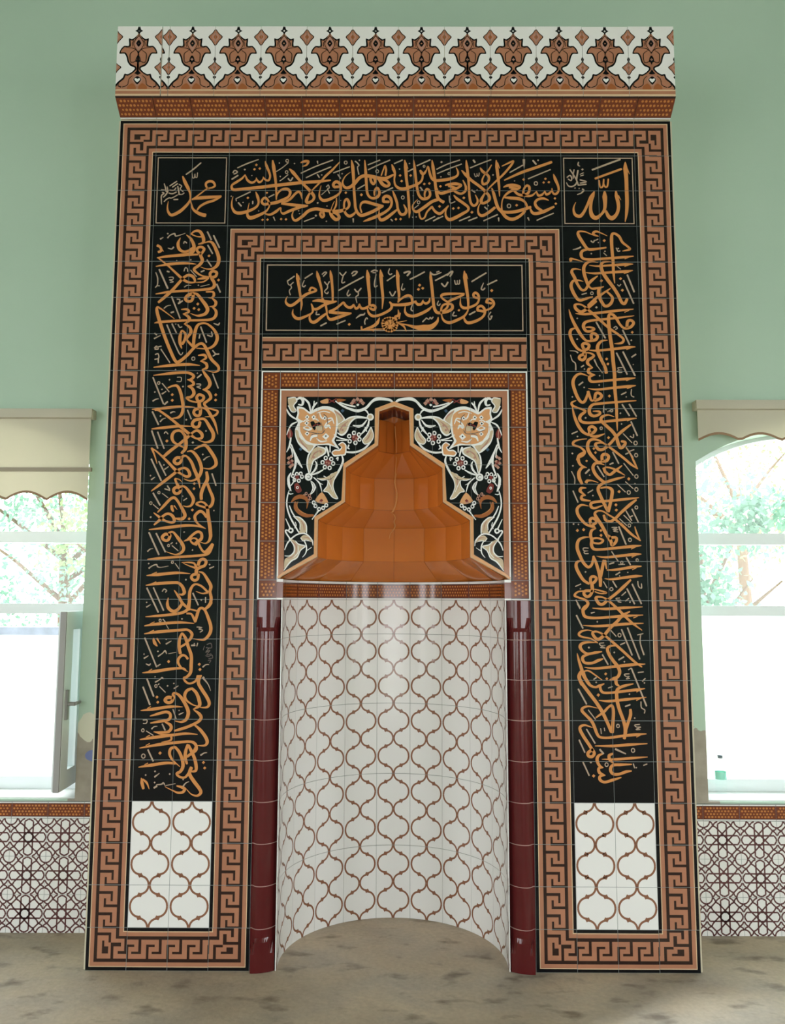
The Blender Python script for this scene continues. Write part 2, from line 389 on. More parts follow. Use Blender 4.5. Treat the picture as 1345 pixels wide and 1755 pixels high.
Sp 4.2,8.4,6.6 474,3482 462,3451 471,3444 481,3454
Sp 7.8 495,3472 545,3497
Dg 16.2 517,3440
Sp 4.8,6.6,5.4 234,3382 227,3364 236,3357 243,3367
Dg 13.2 342,3331
Sp 6.6 317,3322 309,3302 330,3301
Sp 8.4 397,3307 429,3325
Sp 6.6 511,3322 498,3299 507,3280 518,3301
Sp 6 510,3298 518,3299
''',
'left': '''
Sg 7.8,11.8,16.3,17,18.3,13.7,5.2 -1094,3754 -1074,3769 -1050,3768 -1034,3747 -1026,3720 -1031,3703 -1054,3696
Sg 7.2,6.5,9.2 -1094,3752 -1064,3739 -1034,3737
Sg 4.6,9.8,16.3,18.3,19.6,18.3,13.7,6.5,2.6 -1025,3702 -994,3710 -974,3697 -954,3656 -942,3615 -948,3581 -971,3560 -1003,3557 -1038,3568
Sg 3.3,15,18.3,20.3,18.3,16.3,14.4,6.5 -1120,3748 -1094,3724 -1077,3686 -1082,3656 -1106,3640 -1155,3633 -1220,3627 -1272,3619
Sg 2.6,16.3,17,13.7,12.4,14.4 -1151,3732 -1163,3700 -1156,3669 -1133,3654 -1107,3658 -1083,3674
Sg 11.7,10.4 -1106,3635 -1054,3638
Sg 6.5,9.8,15,13.7,8.1,11.7,16.9,15,13.7,15,16.3,16.9,13 -1269,3620 -1208,3571 -1138,3506 -1105,3485 -1074,3482 -1066,3492 -1077,3514 -1100,3523 -1122,3513 -1141,3493 -1182,3443 -1219,3406 -1257,3372
Sg 15,13.7,13.7,13.7,14.3,14.3,17,18.3,16.3,16.3,11.7,8.5,13 -1040,3642 -1058,3656 -1058,3673 -1039,3680 -1022,3669 -1029,3652 -1040,3635 -1030,3605 -1043,3581 -1072,3557 -1058,3537 -1031,3520 -994,3510
Sg 14.9,14.9,14.9,14.9,14.9,18.2,16.2,18.2,14.9,13,13,13.6,4.9 -984,3514 -986,3534 -970,3545 -951,3537 -956,3517 -976,3507 -964,3483 -962,3463 -981,3448 -1052,3440 -1149,3434 -1213,3428 -1273,3418
Sg 9.7,14.9,5.2 -994,3512 -1021,3506 -1052,3501
Sg 9.7,8.4,2.6 -994,3507 -1021,3486 -1064,3483
Sg 5.2,16.3,13.7,2.6 -1277,3571 -1202,3584 -1121,3589 -1062,3584
Dg 15 -995,3630 -940,3496
Sp 8.5 -1007,3765 -985,3720
Sp 8.5 -973,3744 -940,3676
Sp 7.8 -1003,3690 -976,3643
Sp 7.2 -1005,3608 -980,3571
Sp 8.4 -949,3473 -929,3428
Sp 9.1 -1259,3554 -1210,3449
Sp 5.2,6.5,5.9,5.2 -1277,3537 -1266,3507 -1266,3469 -1277,3454
Sp 4.9 -1268,3464 -1254,3463
Sp 5.2 -1206,3510 -1184,3511 -1185,3499 -1203,3497 -1181,3486 -1199,3482
Sp 7.8 -1217,3544 -1205,3540
Dp 9.2 -1220,3754
Sp 7.8,5.9,8.5,7.2,4.6,2.6 -1220,3730 -1208,3745 -1184,3754 -1177,3741 -1152,3747 -1125,3757
Sp 9.1,3.3 -1259,3724 -1243,3734
Sg 14.4,13.1,13.1,14.4 -1274,3688 -1258,3679 -1252,3659 -1267,3651
Sg 7.2,2.6 -1255,3676 -1238,3653
Sp 3.9,6.5,9.1 -1217,3674 -1197,3668 -1186,3679
Sp 6.5 -1133,3699 -1128,3710 -1116,3702
Sp 5.9 -1126,3545 -1120,3563 -1110,3560 -1107,3543
Sp 7.8 -1035,3541 -1018,3549
Sp 4.6 -1091,3551 -1059,3515
Dp 9.1 -1092,3608
Dp 7.2 -1167,3603
Sp 5.2,4.5,2.6 -1122,3456 -1106,3466 -1085,3466
Dp 8.4 -1047,3467
Sp 3.9,3.2 -1036,3460 -988,3471
Sg 14.3,20.1,16.9,14.9,14.9,16.9,14.9 -1069,3423 -1095,3414 -1114,3394 -1102,3378 -1081,3381 -1073,3404 -1072,3423
Sg 9.7,14.9,17.5,19.5,19.5,17.5,13,6.5,2.6 -1071,3424 -1049,3414 -1021,3379 -1004,3356 -994,3332 -1006,3309 -1038,3299 -1061,3302 -1085,3312
Sg 7.8,11.7,14.9,9.7,3.2 -1004,3430 -969,3430 -963,3411 -974,3398 -994,3399
Sp 7.8,7.1 -1188,3404 -1139,3284
Sp 5.8 -1159,3390 -1143,3386 -1147,3366 -1129,3382
Sg 7.8,16.2,13.6,3.2 -970,3394 -951,3373 -958,3352 -985,3349
Sg 6.5,14.9,16.8,14.9,12.9,12.9,14.9,3.2 -969,3346 -950,3326 -950,3299 -972,3279 -1030,3274 -1127,3272 -1240,3264 -1275,3258
Dg 15.5 -1047,3363 -1066,3339 -1041,3332
Sg 5.8,13.6,13.6,3.2 -1134,3333 -1103,3333 -1095,3319 -1126,3308
Sg 4.8,14.9,16.8,4.5 -1122,3307 -1099,3296 -1088,3275 -1117,3252
Sg 5.8,14.8,18.1,13.6,9.7,14.8 -1112,3251 -1087,3236 -1079,3209 -1094,3183 -1098,3165 -1068,3132
Sg 7.7,18.1,16.8,5.8 -1128,3219 -1136,3183 -1135,3150 -1125,3120
Sg 7.7,13.5,14.8,13.5 -1125,3219 -1107,3196 -1111,3166 -1123,3143
Sg 3.2,5.8,8.4,11.6,16.8,18.1,17.4,16.8,16.2,16.8,16.8,14.9,13.6,14.9,18.1,16.8,14.9,13.6,6.5,2.6 -1168,3281 -1209,3312 -1245,3338 -1262,3345 -1263,3322 -1245,3262 -1219,3189 -1186,3110 -1155,3050 -1133,3050 -1095,3083 -1058,3125 -1028,3146 -1008,3139 -990,3107 -966,3061 -931,3025 -928,3002 -951,2991 -992,3001
Sg 14.8,18,16.7,11.6,9.7,13.5,18,16.7,13.5,8.4,4.5 -1063,3130 -1061,3183 -1050,3236 -1030,3255 -997,3255 -960,3226 -939,3186 -945,3150 -968,3126 -1000,3118 -1047,3121
Sg 4.5,16.7,14.8,2.6 -1270,3017 -1183,3027 -1087,3033 -1026,3027
Sg 3.8,15.4,14.1,14.7,15.4,14.1,3.8 -1270,2973 -1182,2984 -1105,2989 -1073,2983 -1057,2968 -1072,2951 -1091,2951
Sg 5.8,14.8,13.5,3.2 -1036,3082 -1005,3084 -996,3067 -1026,3050
Sg 4.5,15.4,15.4,4.5 -1024,3051 -994,3038 -990,3015 -1014,3005
Sg 6.4,16.7,18,18.6,16.7,12.8,3.8 -1013,3005 -994,2975 -979,2955 -970,2929 -978,2910 -992,2900 -1008,2897
Sp 7.7 -1028,3238 -995,3153
Sp 7.7,7.1,3.2 -1208,3249 -1138,3094 -1118,3099
Sp 7.1 -1181,3254 -1156,3205
Sp 5.8 -1149,3251 -1139,3235 -1127,3238
Dp 7.1 -1161,3252
Sp 7.1,5.8,2.6 -1226,3339 -1210,3352 -1190,3356
Sp 9.1 -1188,3315 -1174,3320
Sp 8.4 -1151,3365 -1130,3380
Sp 3.9,9,5.2 -960,3257 -936,3249 -928,3260
Sp 6.4 -1271,3202 -1260,3193
Sp 8.4,5.8,4.5 -1272,3173 -1256,3182 -1240,3190
Sp 7.1 -1031,3195 -1034,3175
Sp 6.4 -991,3192 -966,3186 -970,3211
Sp 5.8 -1270,3122 -1258,3132 -1249,3116 -1267,3115 -1254,3126 -1233,3132
Sp 5.8 -1235,3116 -1185,3042
Sp 5.8 -1264,3086 -1249,3090 -1245,3067 -1266,3060
Sp 7.1 -1247,3067 -1246,3041
Sp 7.1 -961,3109 -944,3090 -927,3090
Sp 7.1 -958,3078 -944,3089
Op 8.4,5.1 -1062,3064
Dp 9 -1154,3004
Dp 8.3 -1038,2985
Sp 7.7 -1038,2960 -1017,2978
Sp 7.1 -957,2982 -926,2905
Sp 7.7 -1272,2963 -1211,2819
Dp 9.6 -1184,2950
Sp 4.5 -1144,2963 -1123,2962 -1124,2941 -1146,2941
Sg 5.8,14.7,14.7,3.8 -1085,2950 -1061,2939 -1058,2923 -1088,2915
Sg 5.8,16,17.9,14.7,11.5,9.6,8.3 -1087,2915 -1063,2903 -1053,2877 -1068,2857 -1091,2853 -1070,2836 -1036,2829
Sg 16,15.3,14.7,14.7,14.7,16.6 -1027,2831 -1038,2854 -1025,2870 -1002,2860 -1006,2841 -1024,2833
Sg 17.9,19.2,19.8 -1024,2838 -1023,2815 -1019,2791
Sg 17.9,16,14.7,14.7,15.3,17.9 -1019,2796 -1043,2791 -1051,2773 -1037,2757 -1018,2763 -1016,2792
Sg 4.5,16,16.6,13.4,14.7,11.5,8.3,10.9,12.8,9,2.6 -1008,2898 -977,2884 -964,2854 -982,2835 -997,2822 -984,2802 -959,2793 -926,2782 -935,2762 -958,2754 -993,2751
Sg 6.4,14.7,16.6,13.4,2.6 -1015,2802 -984,2791 -958,2754 -937,2715 -921,2658
Sg 16.6,16.6,15.9,15.3,15.3,16.6 -1018,2739 -1046,2732 -1057,2711 -1044,2696 -1023,2700 -1017,2723
Sg 13.4,13.4,17.8,19.1,16.6,10.2,6.4,2.5 -1016,2740 -992,2737 -966,2699 -945,2660 -951,2627 -979,2616 -1002,2620 -1026,2629
Sg 7,11.5,13.4,14.7,16,9.6,14.7,17.9,14.7,11.5,16,14.7,16,17.2,12.8 -1255,2785 -1233,2784 -1174,2743 -1122,2701 -1069,2659 -1034,2636 -1006,2639 -1006,2660 -1029,2678 -1051,2669 -1082,2640 -1119,2608 -1156,2579 -1184,2555 -1202,2538
Sg 5.7,15.3,13.4,3.2 -1270,2790 -1208,2797 -1128,2805 -1045,2802
Sg 7,11.5,14.7,16.6,16.6,17.3,16.6,13.4,3.2 -1191,2906 -1164,2917 -1141,2915 -1124,2883 -1113,2838 -1107,2799 -1114,2766 -1133,2747 -1164,2743
Sg 5.7,15.3,13.4,3.2 -1268,2686 -1204,2693 -1125,2701 -1055,2700
Sg 14.6,14.6,13.4,15.9,17.2,13.4,9.5,5.7 -1093,2648 -1107,2669 -1127,2678 -1152,2669 -1161,2643 -1151,2617 -1125,2601 -1096,2587
Sg 15.9,19.1,17.8,12.7 -1095,2656 -1087,2618 -1089,2582 -1108,2558
Dg 15.3 -1167,2869 -1166,2839 -938,2869 -938,2841
Dg 16.5 -1187,2622
Op 6.4,5.1 -1240,2932
Sp 5.8 -1222,2930 -1184,2885
Dp 9 -1259,2883
Dp 8.3 -1222,2898
Sp 8.3,4.5 -1221,2873 -1200,2887
Sp 8.3,5.8,2.6 -1268,2835 -1251,2845 -1237,2847
Sp 8.9 -1206,2817 -1190,2832
Sp 5.4 -1041,2927 -1020,2926 -1023,2916 -1039,2912 -1018,2903
Dp 10.2 -1112,2913
Sp 7 -1084,2787 -1063,2739
Sp 8.3,5.7,2.6 -1173,2771 -1159,2778 -1147,2776
Dp 9.6 -1225,2755
Sp 8.3,5.7,2.5 -1225,2725 -1212,2739 -1196,2744
Dp 10.2 -1089,2735
Sp 8.3 -1268,2778 -1234,2709
Sp 8.3 -1268,2676 -1233,2583
Sp 7.6 -1237,2670 -1200,2582
Sp 5.7 -1202,2662 -1194,2671 -1182,2659
Dp 8.9 -984,2676
Dp 12.1 -1051,2614
Sg 7.6,11.4,15.9,17.8,17.8,17.8,13.3,7.6,2.5 -1043,2578 -1011,2595 -984,2599 -958,2570 -932,2528 -927,2499 -943,2482 -965,2475 -1000,2481
Sg 4.4,11.4,16.5,17.8,17.8,16.5,11.4,7.6,2.5 -1079,2566 -1057,2569 -1034,2550 -1013,2515 -1002,2474 -1012,2438 -1033,2418 -1061,2412 -1093,2423
Sg 15.8,16.5,16.5,15.8,15.2,14.6,9.5,15.2,17.1,17.7,11.4,2.5 -1111,2533 -1133,2533 -1146,2515 -1131,2501 -1112,2510 -1102,2539 -1081,2541 -1056,2512 -1038,2470 -1021,2432 -1012,2403 -1007,2373
Sg 6.3,8.3,13.3,15.9,10.2,14.6,17.8,14.6,11.4,14.6,14.6,15.9,13.3,5.1 -1267,2585 -1234,2563 -1182,2515 -1136,2468 -1104,2447 -1078,2434 -1062,2444 -1073,2470 -1095,2480 -1120,2470 -1142,2451 -1185,2416 -1225,2384 -1259,2358
Sg 11.4,8.3,3.8 -1265,2584 -1249,2547 -1234,2502
Sg 10.7,12.6,15.8 -1138,2422 -1129,2400 -1119,2384
Sg 7.6,5.1,2.5 -1138,2424 -1115,2419 -1101,2405
Sg 15.8,16.4,15.8,15.1,15.1,15.8 -1106,2370 -1127,2379 -1144,2365 -1134,2346 -1113,2350 -1105,2371
Sg 9.5,11.4,15.8,17.7,13.3,7.6,2.5 -1109,2383 -1086,2381 -1061,2354 -1039,2317 -1048,2286 -1070,2277 -1092,2282
Sg 6.3,15.1,14.5,14.5,13.2,17,17.6,17.6,14.5,4.7 -1222,2247 -1190,2282 -1159,2316 -1137,2323 -1117,2301 -1094,2263 -1080,2232 -1093,2214 -1112,2213 -1131,2217
Sg 13.2,15.1,9.4 -1151,2282 -1148,2265 -1141,2252
Sg 6.9,2.5 -1138,2282 -1121,2261
Sg 4.4,14.5,11.3,12.6,16.4,15.7,13.2,13.2,15.7,8.2 -1243,2245 -1206,2218 -1181,2203 -1149,2195 -1134,2203 -1144,2228 -1166,2240 -1188,2232 -1209,2209 -1238,2182
Sg 4.4,16.3,14.4,10,2.5 -1264,2157 -1170,2168 -1076,2179 -1013,2176 -971,2163
Sg 13.9,19,17.7,17.7,15.8 -975,2459 -970,2419 -987,2384 -999,2346 -998,2316
Sg 13.9,14.5,16.4,15.8,14.5,9.5,11.4,9.5,11.4,16.4,18.9,18.9,18.3,17.7,13.3,6.3,2.5 -973,2407 -956,2365 -938,2321 -944,2286 -966,2273 -997,2279 -1023,2291 -1001,2303 -976,2292 -965,2267 -960,2229 -951,2182 -946,2141 -945,2122 -952,2100 -970,2087 -997,2093
Sg 12.6,14.5,15.7,15.7,14.5,9.4,3.1 -969,2223 -987,2247 -1006,2252 -1027,2232 -1026,2210 -1009,2186 -971,2163
Dg 14.5 -1037,2398 -1038,2371 -1043,2260 -1058,2214
Sp 8.2 -1265,2527 -1209,2412
Sp 7.6 -1225,2514 -1186,2440
Dp 8.2 -1198,2495
Sp 7.6,3.8 -1194,2472 -1173,2487
Dp 8.9 -1266,2439
Sp 8.2,3.8 -1261,2418 -1242,2432
Dp 10.1 -997,2551
Sp 8.2,5.1,2.5 -992,2522 -976,2536 -959,2542
Sp 7.6 -946,2450 -924,2388
Sp 6.9 -1176,2386 -1164,2367
Sp 5.7 -1190,2370 -1162,2361
Op 5.7,4.7 -1219,2350
Sp 4.4 -1201,2346 -1171,2323
Sp 8.2 -1249,2348 -1211,2284
Op 6.3,4.7 -1259,2295
Sp 5 -1247,2288 -1219,2265
Dp 10.1 -1257,2222
Dp 8.2 -931,2257
Dp 7.6 -1095,2332
Sp 5.7 -1090,2309 -1073,2321
Sg 13.2,16.3,16.3,14.4,14.4,16.3,11.3,9.4,16.3,17.6,16.3,13.2,6.9,2.5 -1156,2130 -1178,2134 -1194,2118 -1183,2103 -1164,2103 -1154,2125 -1159,2140 -1139,2145 -1114,2116 -1088,2081 -1082,2056 -1096,2037 -1124,2029 -1170,2043
Sg 15.7,13.2,13.2,14.4,16.3,17.6,18.8 -1058,2108 -1037,2131 -1012,2147 -993,2138 -991,2113 -1007,2097 -1020,2086
Sg 14.4,9.4,7.8,8.1,11.3,14.4 -1007,2092 -1017,2109 -1033,2114 -1048,2103 -1035,2087 -1015,2081
Sg 4.4,15 -1081,2098 -1056,2109
Sg 13.2,11.3,12.5,15.7,15.7 -1007,2089 -994,2063 -978,2044 -961,2049 -933,2083
Sg 13.2,15.7,14.4,12.5,12.5,13.2,4.4 -932,2082 -949,2041 -974,2028 -1024,2022 -1118,2016 -1211,2009 -1266,2004
Sg 5,16.2,13.7,2.5 -1267,1921 -1208,1926 -1115,1935 -1043,1931
Sg 3.7,5 -1240,1929 -1216,1938
Sg 5,16.2,13.7,14.3,16.2,17.5,11.2,6.2 -1269,1871 -1207,1880 -1126,1885 -1101,1882 -1081,1863 -1071,1835 -1083,1824 -1097,1827
Sg 3.7,5 -1239,1880 -1218,1889
Sg 15.6,16.2,15.6,15.6,14.4,16.2,17.5,17.5 -1004,1975 -998,1996 -980,2006 -964,1994 -972,1972 -996,1963 -1012,1950 -1012,1933
Sg 16.2,14.3,14.3,14.3,14.3,16.2 -1009,1930 -1030,1925 -1037,1910 -1023,1897 -1005,1904 -1002,1928
Sg 2.5,8.1,10,13.1 -1090,1988 -1054,1989 -1026,1984 -1014,1964
Sg 3.1,6.2,11.2 -1081,1984 -1050,1971 -1020,1961
Sg 4.4,11.2,16.2,17.5,14.4,16.2,16.2,13.1 -1001,1941 -978,1934 -954,1901 -936,1867 -940,1839 -933,1808 -938,1777 -963,1749
Sg 11.2,6.8,2.5 -951,1835 -978,1830 -1012,1841
Sg 16.1,16.8,16.1,13,9.3,11.2,11.2 -1046,1747 -1044,1792 -1043,1838 -1029,1869 -1010,1877 -982,1866 -951,1837
Sg 4.4,14.3,14.3,12.5 -1123,1846 -1099,1813 -1081,1783 -1056,1760
Sg 3.1,14.3,16.8,16.8,16.2,14.3 -1152,1809 -1156,1779 -1149,1755 -1126,1739 -1103,1747 -1080,1778
Sp 8.8 -1263,2142 -1208,2028
Sp 8.2 -1226,2138 -1175,2042
Sp 8.1,5,2.5 -1267,2045 -1253,2057 -1238,2059
Op 5.6,4.7 -1160,2075
Sp 5.6 -1149,2083 -1140,2091
Sp 5 -1142,2075 -1109,2048
Dp 8.8 -1120,2087 -1036,2052
Dp 8.2 -1082,2145
Dp 8.8 -1259,1982
Sp 8.1,5,7.5,6.2,3.7,2.5 -1257,1958 -1241,1970 -1219,1977 -1212,1966 -1194,1963 -1157,1970
Op 5.6,4.7 -1137,1989
Sp 4.4 -1123,1984 -1102,1956
Dp 8.7 -946,1978
Sp 8.1,3.7 -945,1959 -922,1968
Dp 9.4 -1065,1900
Sp 5.6 -1184,1840 -1175,1852 -1162,1844 -1168,1836
Sp 8.1 -1264,1858 -1201,1734
Sp 7.5 -1230,1859 -1174,1743
Dp 8.1 -1262,1784
Sp 7.5,3.7 -1262,1760 -1241,1773
Sp 7.5 -1027,1832 -998,1771
Dp 9.3 -983,1797
Sp 6.2 -962,1811 -961,1784
Sg 16.8,16.2,14.3,13.1,13.1,4.4 -1047,1777 -1050,1752 -1074,1734 -1123,1724 -1200,1716 -1265,1711
Sg 8.1,8.1 -1042,1751 -1002,1741
Sg 11.2,16.1,14.3,13,13,16.1,17.4,16.7,14.3,9.3,2.5 -1010,1687 -1002,1722 -993,1749 -978,1756 -962,1743 -945,1706 -931,1663 -934,1630 -955,1602 -977,1596 -1020,1601
Sg 11.2,14.3,14.3 -965,1749 -944,1765 -931,1785
Sg 9.3,9.9,13,13 -1055,1728 -1033,1726 -1019,1705 -1010,1686
Sg 5,15.5,13,2.5 -1269,1665 -1199,1675 -1091,1683 -1016,1678
Sg 3.7,5 -1242,1675 -1219,1685
Sg 5,15.5,13.6,11.1,15.5,14.2,11.1 -1268,1625 -1198,1635 -1089,1644 -1049,1646 -1026,1626 -1032,1602 -1049,1585
Sg 3.7,5 -1241,1635 -1221,1643
Sg 9.3,14.2,15.5,15.5 -1077,1629 -1087,1602 -1089,1562 -1082,1527
Sg 9.3,16.1,16.1,16.7,17.3,16.1,13.6,11.1,11.1,9.9,11.1,14.2 -1075,1629 -1057,1602 -1043,1562 -1026,1517 -1025,1471 -1027,1432 -1045,1410 -1060,1404 -1050,1386 -1029,1377 -1001,1389 -988,1415
Sg 11.1 -1082,1559 -1053,1577
Sg 13,11.1,13.6,14.2,13,8,3.1 -1043,1500 -1058,1516 -1076,1516 -1091,1498 -1090,1477 -1071,1453 -1040,1436
Sg 3.7,16,14.2,11.1,6.2 -1272,1429 -1206,1437 -1129,1449 -1071,1453 -1051,1445
Sg 3.7,4.9 -1240,1438 -1223,1448
Dg 15.4 -1140,1486 -984,1473 -980,1447
Op 5.6,4.7 -1190,1693
Sp 5.6 -1176,1699 -1164,1686
Dp 9.3 -1079,1701
Sp 3.7 -1159,1672 -1145,1649
Sp 5.3 -1002,1660 -975,1657 -992,1650 -972,1644 -985,1634
Sg 8.7,17.9,5 -1221,1602 -1214,1580 -1200,1563
Sg 9.3,3.7 -1203,1602 -1185,1575
Sp 8,7.4 -1265,1604 -1200,1459
Dp 8 -1156,1598
Sp 8,3.7 -1156,1574 -1129,1590
Dp 8.6 -1196,1537
Sp 7.4,4.9,8,4.3 -1194,1512 -1172,1528 -1160,1540 -1151,1525
Sp 3.1 -1143,1525 -1103,1533
Sp 8 -1027,1567 -1008,1568
Dp 7.4 -1012,1576
Sp 5.6 -995,1579 -999,1564
Sq 4.3 -948,1572 -928,1578 -924,1556 -951,1556
Sq 4.3 -938,1553 -953,1532 -932,1544 -947,1520 -925,1526
Sq 4.3 -953,1517 -940,1511 -922,1520 -918,1505 -937,1502
Sq 4.3 -940,1492 -926,1493 -933,1480
Sq 3.7 -960,1565 -966,1544
Dp 8 -1266,1523
Sp 8,3.7 -1265,1502 -1243,1515
Sp 3.7,8,3.7 -1255,1475 -1238,1468 -1231,1477
Sp 8.6,4.3 -1194,1464 -1181,1473
Sp 8,4.9,2.5 -966,1459 -951,1471 -934,1472
Sg 14.2,16.6,17.2,17.2,16.6,11.1,3.1 -977,1414 -986,1382 -968,1349 -943,1313 -928,1280 -939,1260 -974,1259
Sg 8 -995,1414 -971,1416
Sg 12.3,15.4,16,11.1,6.8,4.3 -1018,1352 -1042,1342 -1053,1318 -1043,1294 -1013,1273 -986,1265
Sg 12.3,16,18.4,16.6,4.3 -1018,1353 -995,1331 -979,1294 -978,1267 -1009,1249
Sg 5.5,15.3,16.5,14.1,14.1,14.1,9.2 -1004,1246 -978,1228 -967,1208 -983,1187 -1028,1165 -1064,1153 -1100,1143
Sg 7.3,15.3,17.1,17.1,11,2.4 -999,1172 -972,1151 -943,1115 -933,1088 -946,1072 -982,1072
Sg 15.3,17.2,16,15.3,15.3,16,12.9,11,16,17.2,18.4,16.6,11,3.1 -1113,1305 -1137,1308 -1152,1294 -1136,1282 -1117,1288 -1109,1309 -1111,1326 -1094,1327 -1072,1309 -1046,1270 -1032,1234 -1041,1201 -1065,1187 -1099,1192
Sg 4.3,15.9,13.5,2.5 -1272,1242 -1214,1249 -1123,1262 -1061,1261
Sg 3.7,4.9 -1240,1253 -1223,1262
Sg 4.6,14.1,13.5,14.1,15.3,14.1,12.9,5.5 -1225,1215 -1183,1227 -1146,1236 -1125,1228 -1123,1207 -1139,1195 -1181,1188 -1221,1181
Sg 4.3,15.3,15.9,14.1,11,3.7 -1149,1186 -1123,1174 -1116,1156 -1131,1138 -1164,1136 -1204,1138
Sg 4.3,11,12.2 -1196,1136 -1149,1123 -1109,1123
Sg 4.3,15.3,14,12.2,2.4 -1271,1100 -1209,1109 -1118,1121 -1042,1130 -982,1126
Sg 3.7,4.9 -1241,1112 -1222,1121
Sg 11,9.2,2.4 -1114,1113 -1117,1097 -1163,1087
Sg 4.3,15.2,13.4,12.8,15.2,15.2,12.8 -1271,1058 -1178,1075 -1086,1086 -1016,1090 -991,1076 -987,1052 -1004,1036
Sg 3.7,4.9 -1241,1071 -1222,1080
Dg 14.7 -1193,1309 -1188,1284
Sp 8.6 -1247,1401 -1210,1313
Sp 8.6 -1265,1359 -1227,1271
Dp 7.4 -1206,1410
Sp 8,4.9,8,4.3 -1204,1383 -1182,1396 -1171,1405 -1163,1399
Op 6.1,4.9 -1200,1364
Sp 5.5 -1189,1371 -1184,1376
Sp 4.9 -1182,1362 -1151,1333
Dp 8.6 -1141,1365
Dp 7.4 -1110,1377
Sp 7.4,3.1 -1108,1352 -1086,1366
Sp 5.5 -1110,1249 -1093,1203
Dp 7.4 -1079,1243
Sp 7.3,3.1 -1079,1223 -1056,1234
Dp 12.9 -961,1406
Sp 9.2,4.9,2.5 -960,1402 -936,1373 -923,1341
Sp 4.9 -1259,1195 -1239,1195 -1242,1180 -1258,1179
Op 6.7,4.9 -1258,1145
Sp 4.9 -1241,1142 -1205,1121
Sp 7.9,4.9,2.4 -1214,1152 -1202,1163 -1185,1165
Sp 7.3 -1162,1177 -1146,1146
Sg 12.2,15.2,14.6,11,6.7,3 -1093,1064 -1115,1055 -1120,1031 -1107,1004 -1089,987 -1066,968
Sg 12.2,15.2,16.5,17.1,15.2,12.8,11,11,12.8,15.9 -1093,1064 -1072,1040 -1055,1002 -1051,969 -1063,945 -1081,934 -1066,919 -1041,916 -1023,934 -1008,962
Sg 12.2,15.9,16.5,10.4 -1030,1076 -1039,1046 -1041,1014 -1031,982
Sg 14,15.9,16.5,16.5,14,7.3 -1027,1073 -1012,1046 -995,1011 -985,972 -987,949 -1009,945
Sg 12.8,14,14 -1032,1017 -1002,1040 -989,1063
Sg 15.8,17,18.2,17,15.8,10.9,6.1,2.4 -1009,965 -1017,934 -995,899 -966,863 -958,843 -975,828 -1005,835 -1032,862
Sg 4.3,15.8,13.4,9.7 -1273,965 -1210,975 -1135,986 -1089,983
Sg 3.7,4.9 -1244,977 -1227,985
Sg 6.7,13.3,15.2,13.3,10.9,6.1,2.4 -1079,875 -1055,869 -1039,860 -1048,845 -1072,842 -1100,853 -1137,870
Sg 4.3,17,12.8 -1257,913 -1253,889 -1245,861
Sg 9.1,10.9,2.4 -1250,906 -1229,889 -1216,859
Dg 14.6 -949,989 -942,962
Dg 15.8 -1168,1034
Op 9.1,5.2 -1251,1019
Sp 7.9 -1229,1050 -1201,995
Sp 8.5,5.5,3 -964,1024 -947,1035 -932,1037
Dp 9.1 -1190,945
Sp 8.5,3.6 -1191,918 -1167,936
Dp 9.1 -1116,932
Dp 8.5 -1236,927
Dp 9.1 -1190,891
Sp 9.1 -1192,865 -1178,874
Sp 4.2,6.7,8.5,4.9 -1181,880 -1155,883 -1147,889 -1139,880
Sp 3.6 -1140,875 -1086,886
Dp 8.5 -1048,906
Sp 7.9,5.5,3 -1047,873 -1034,889 -1018,896
''',
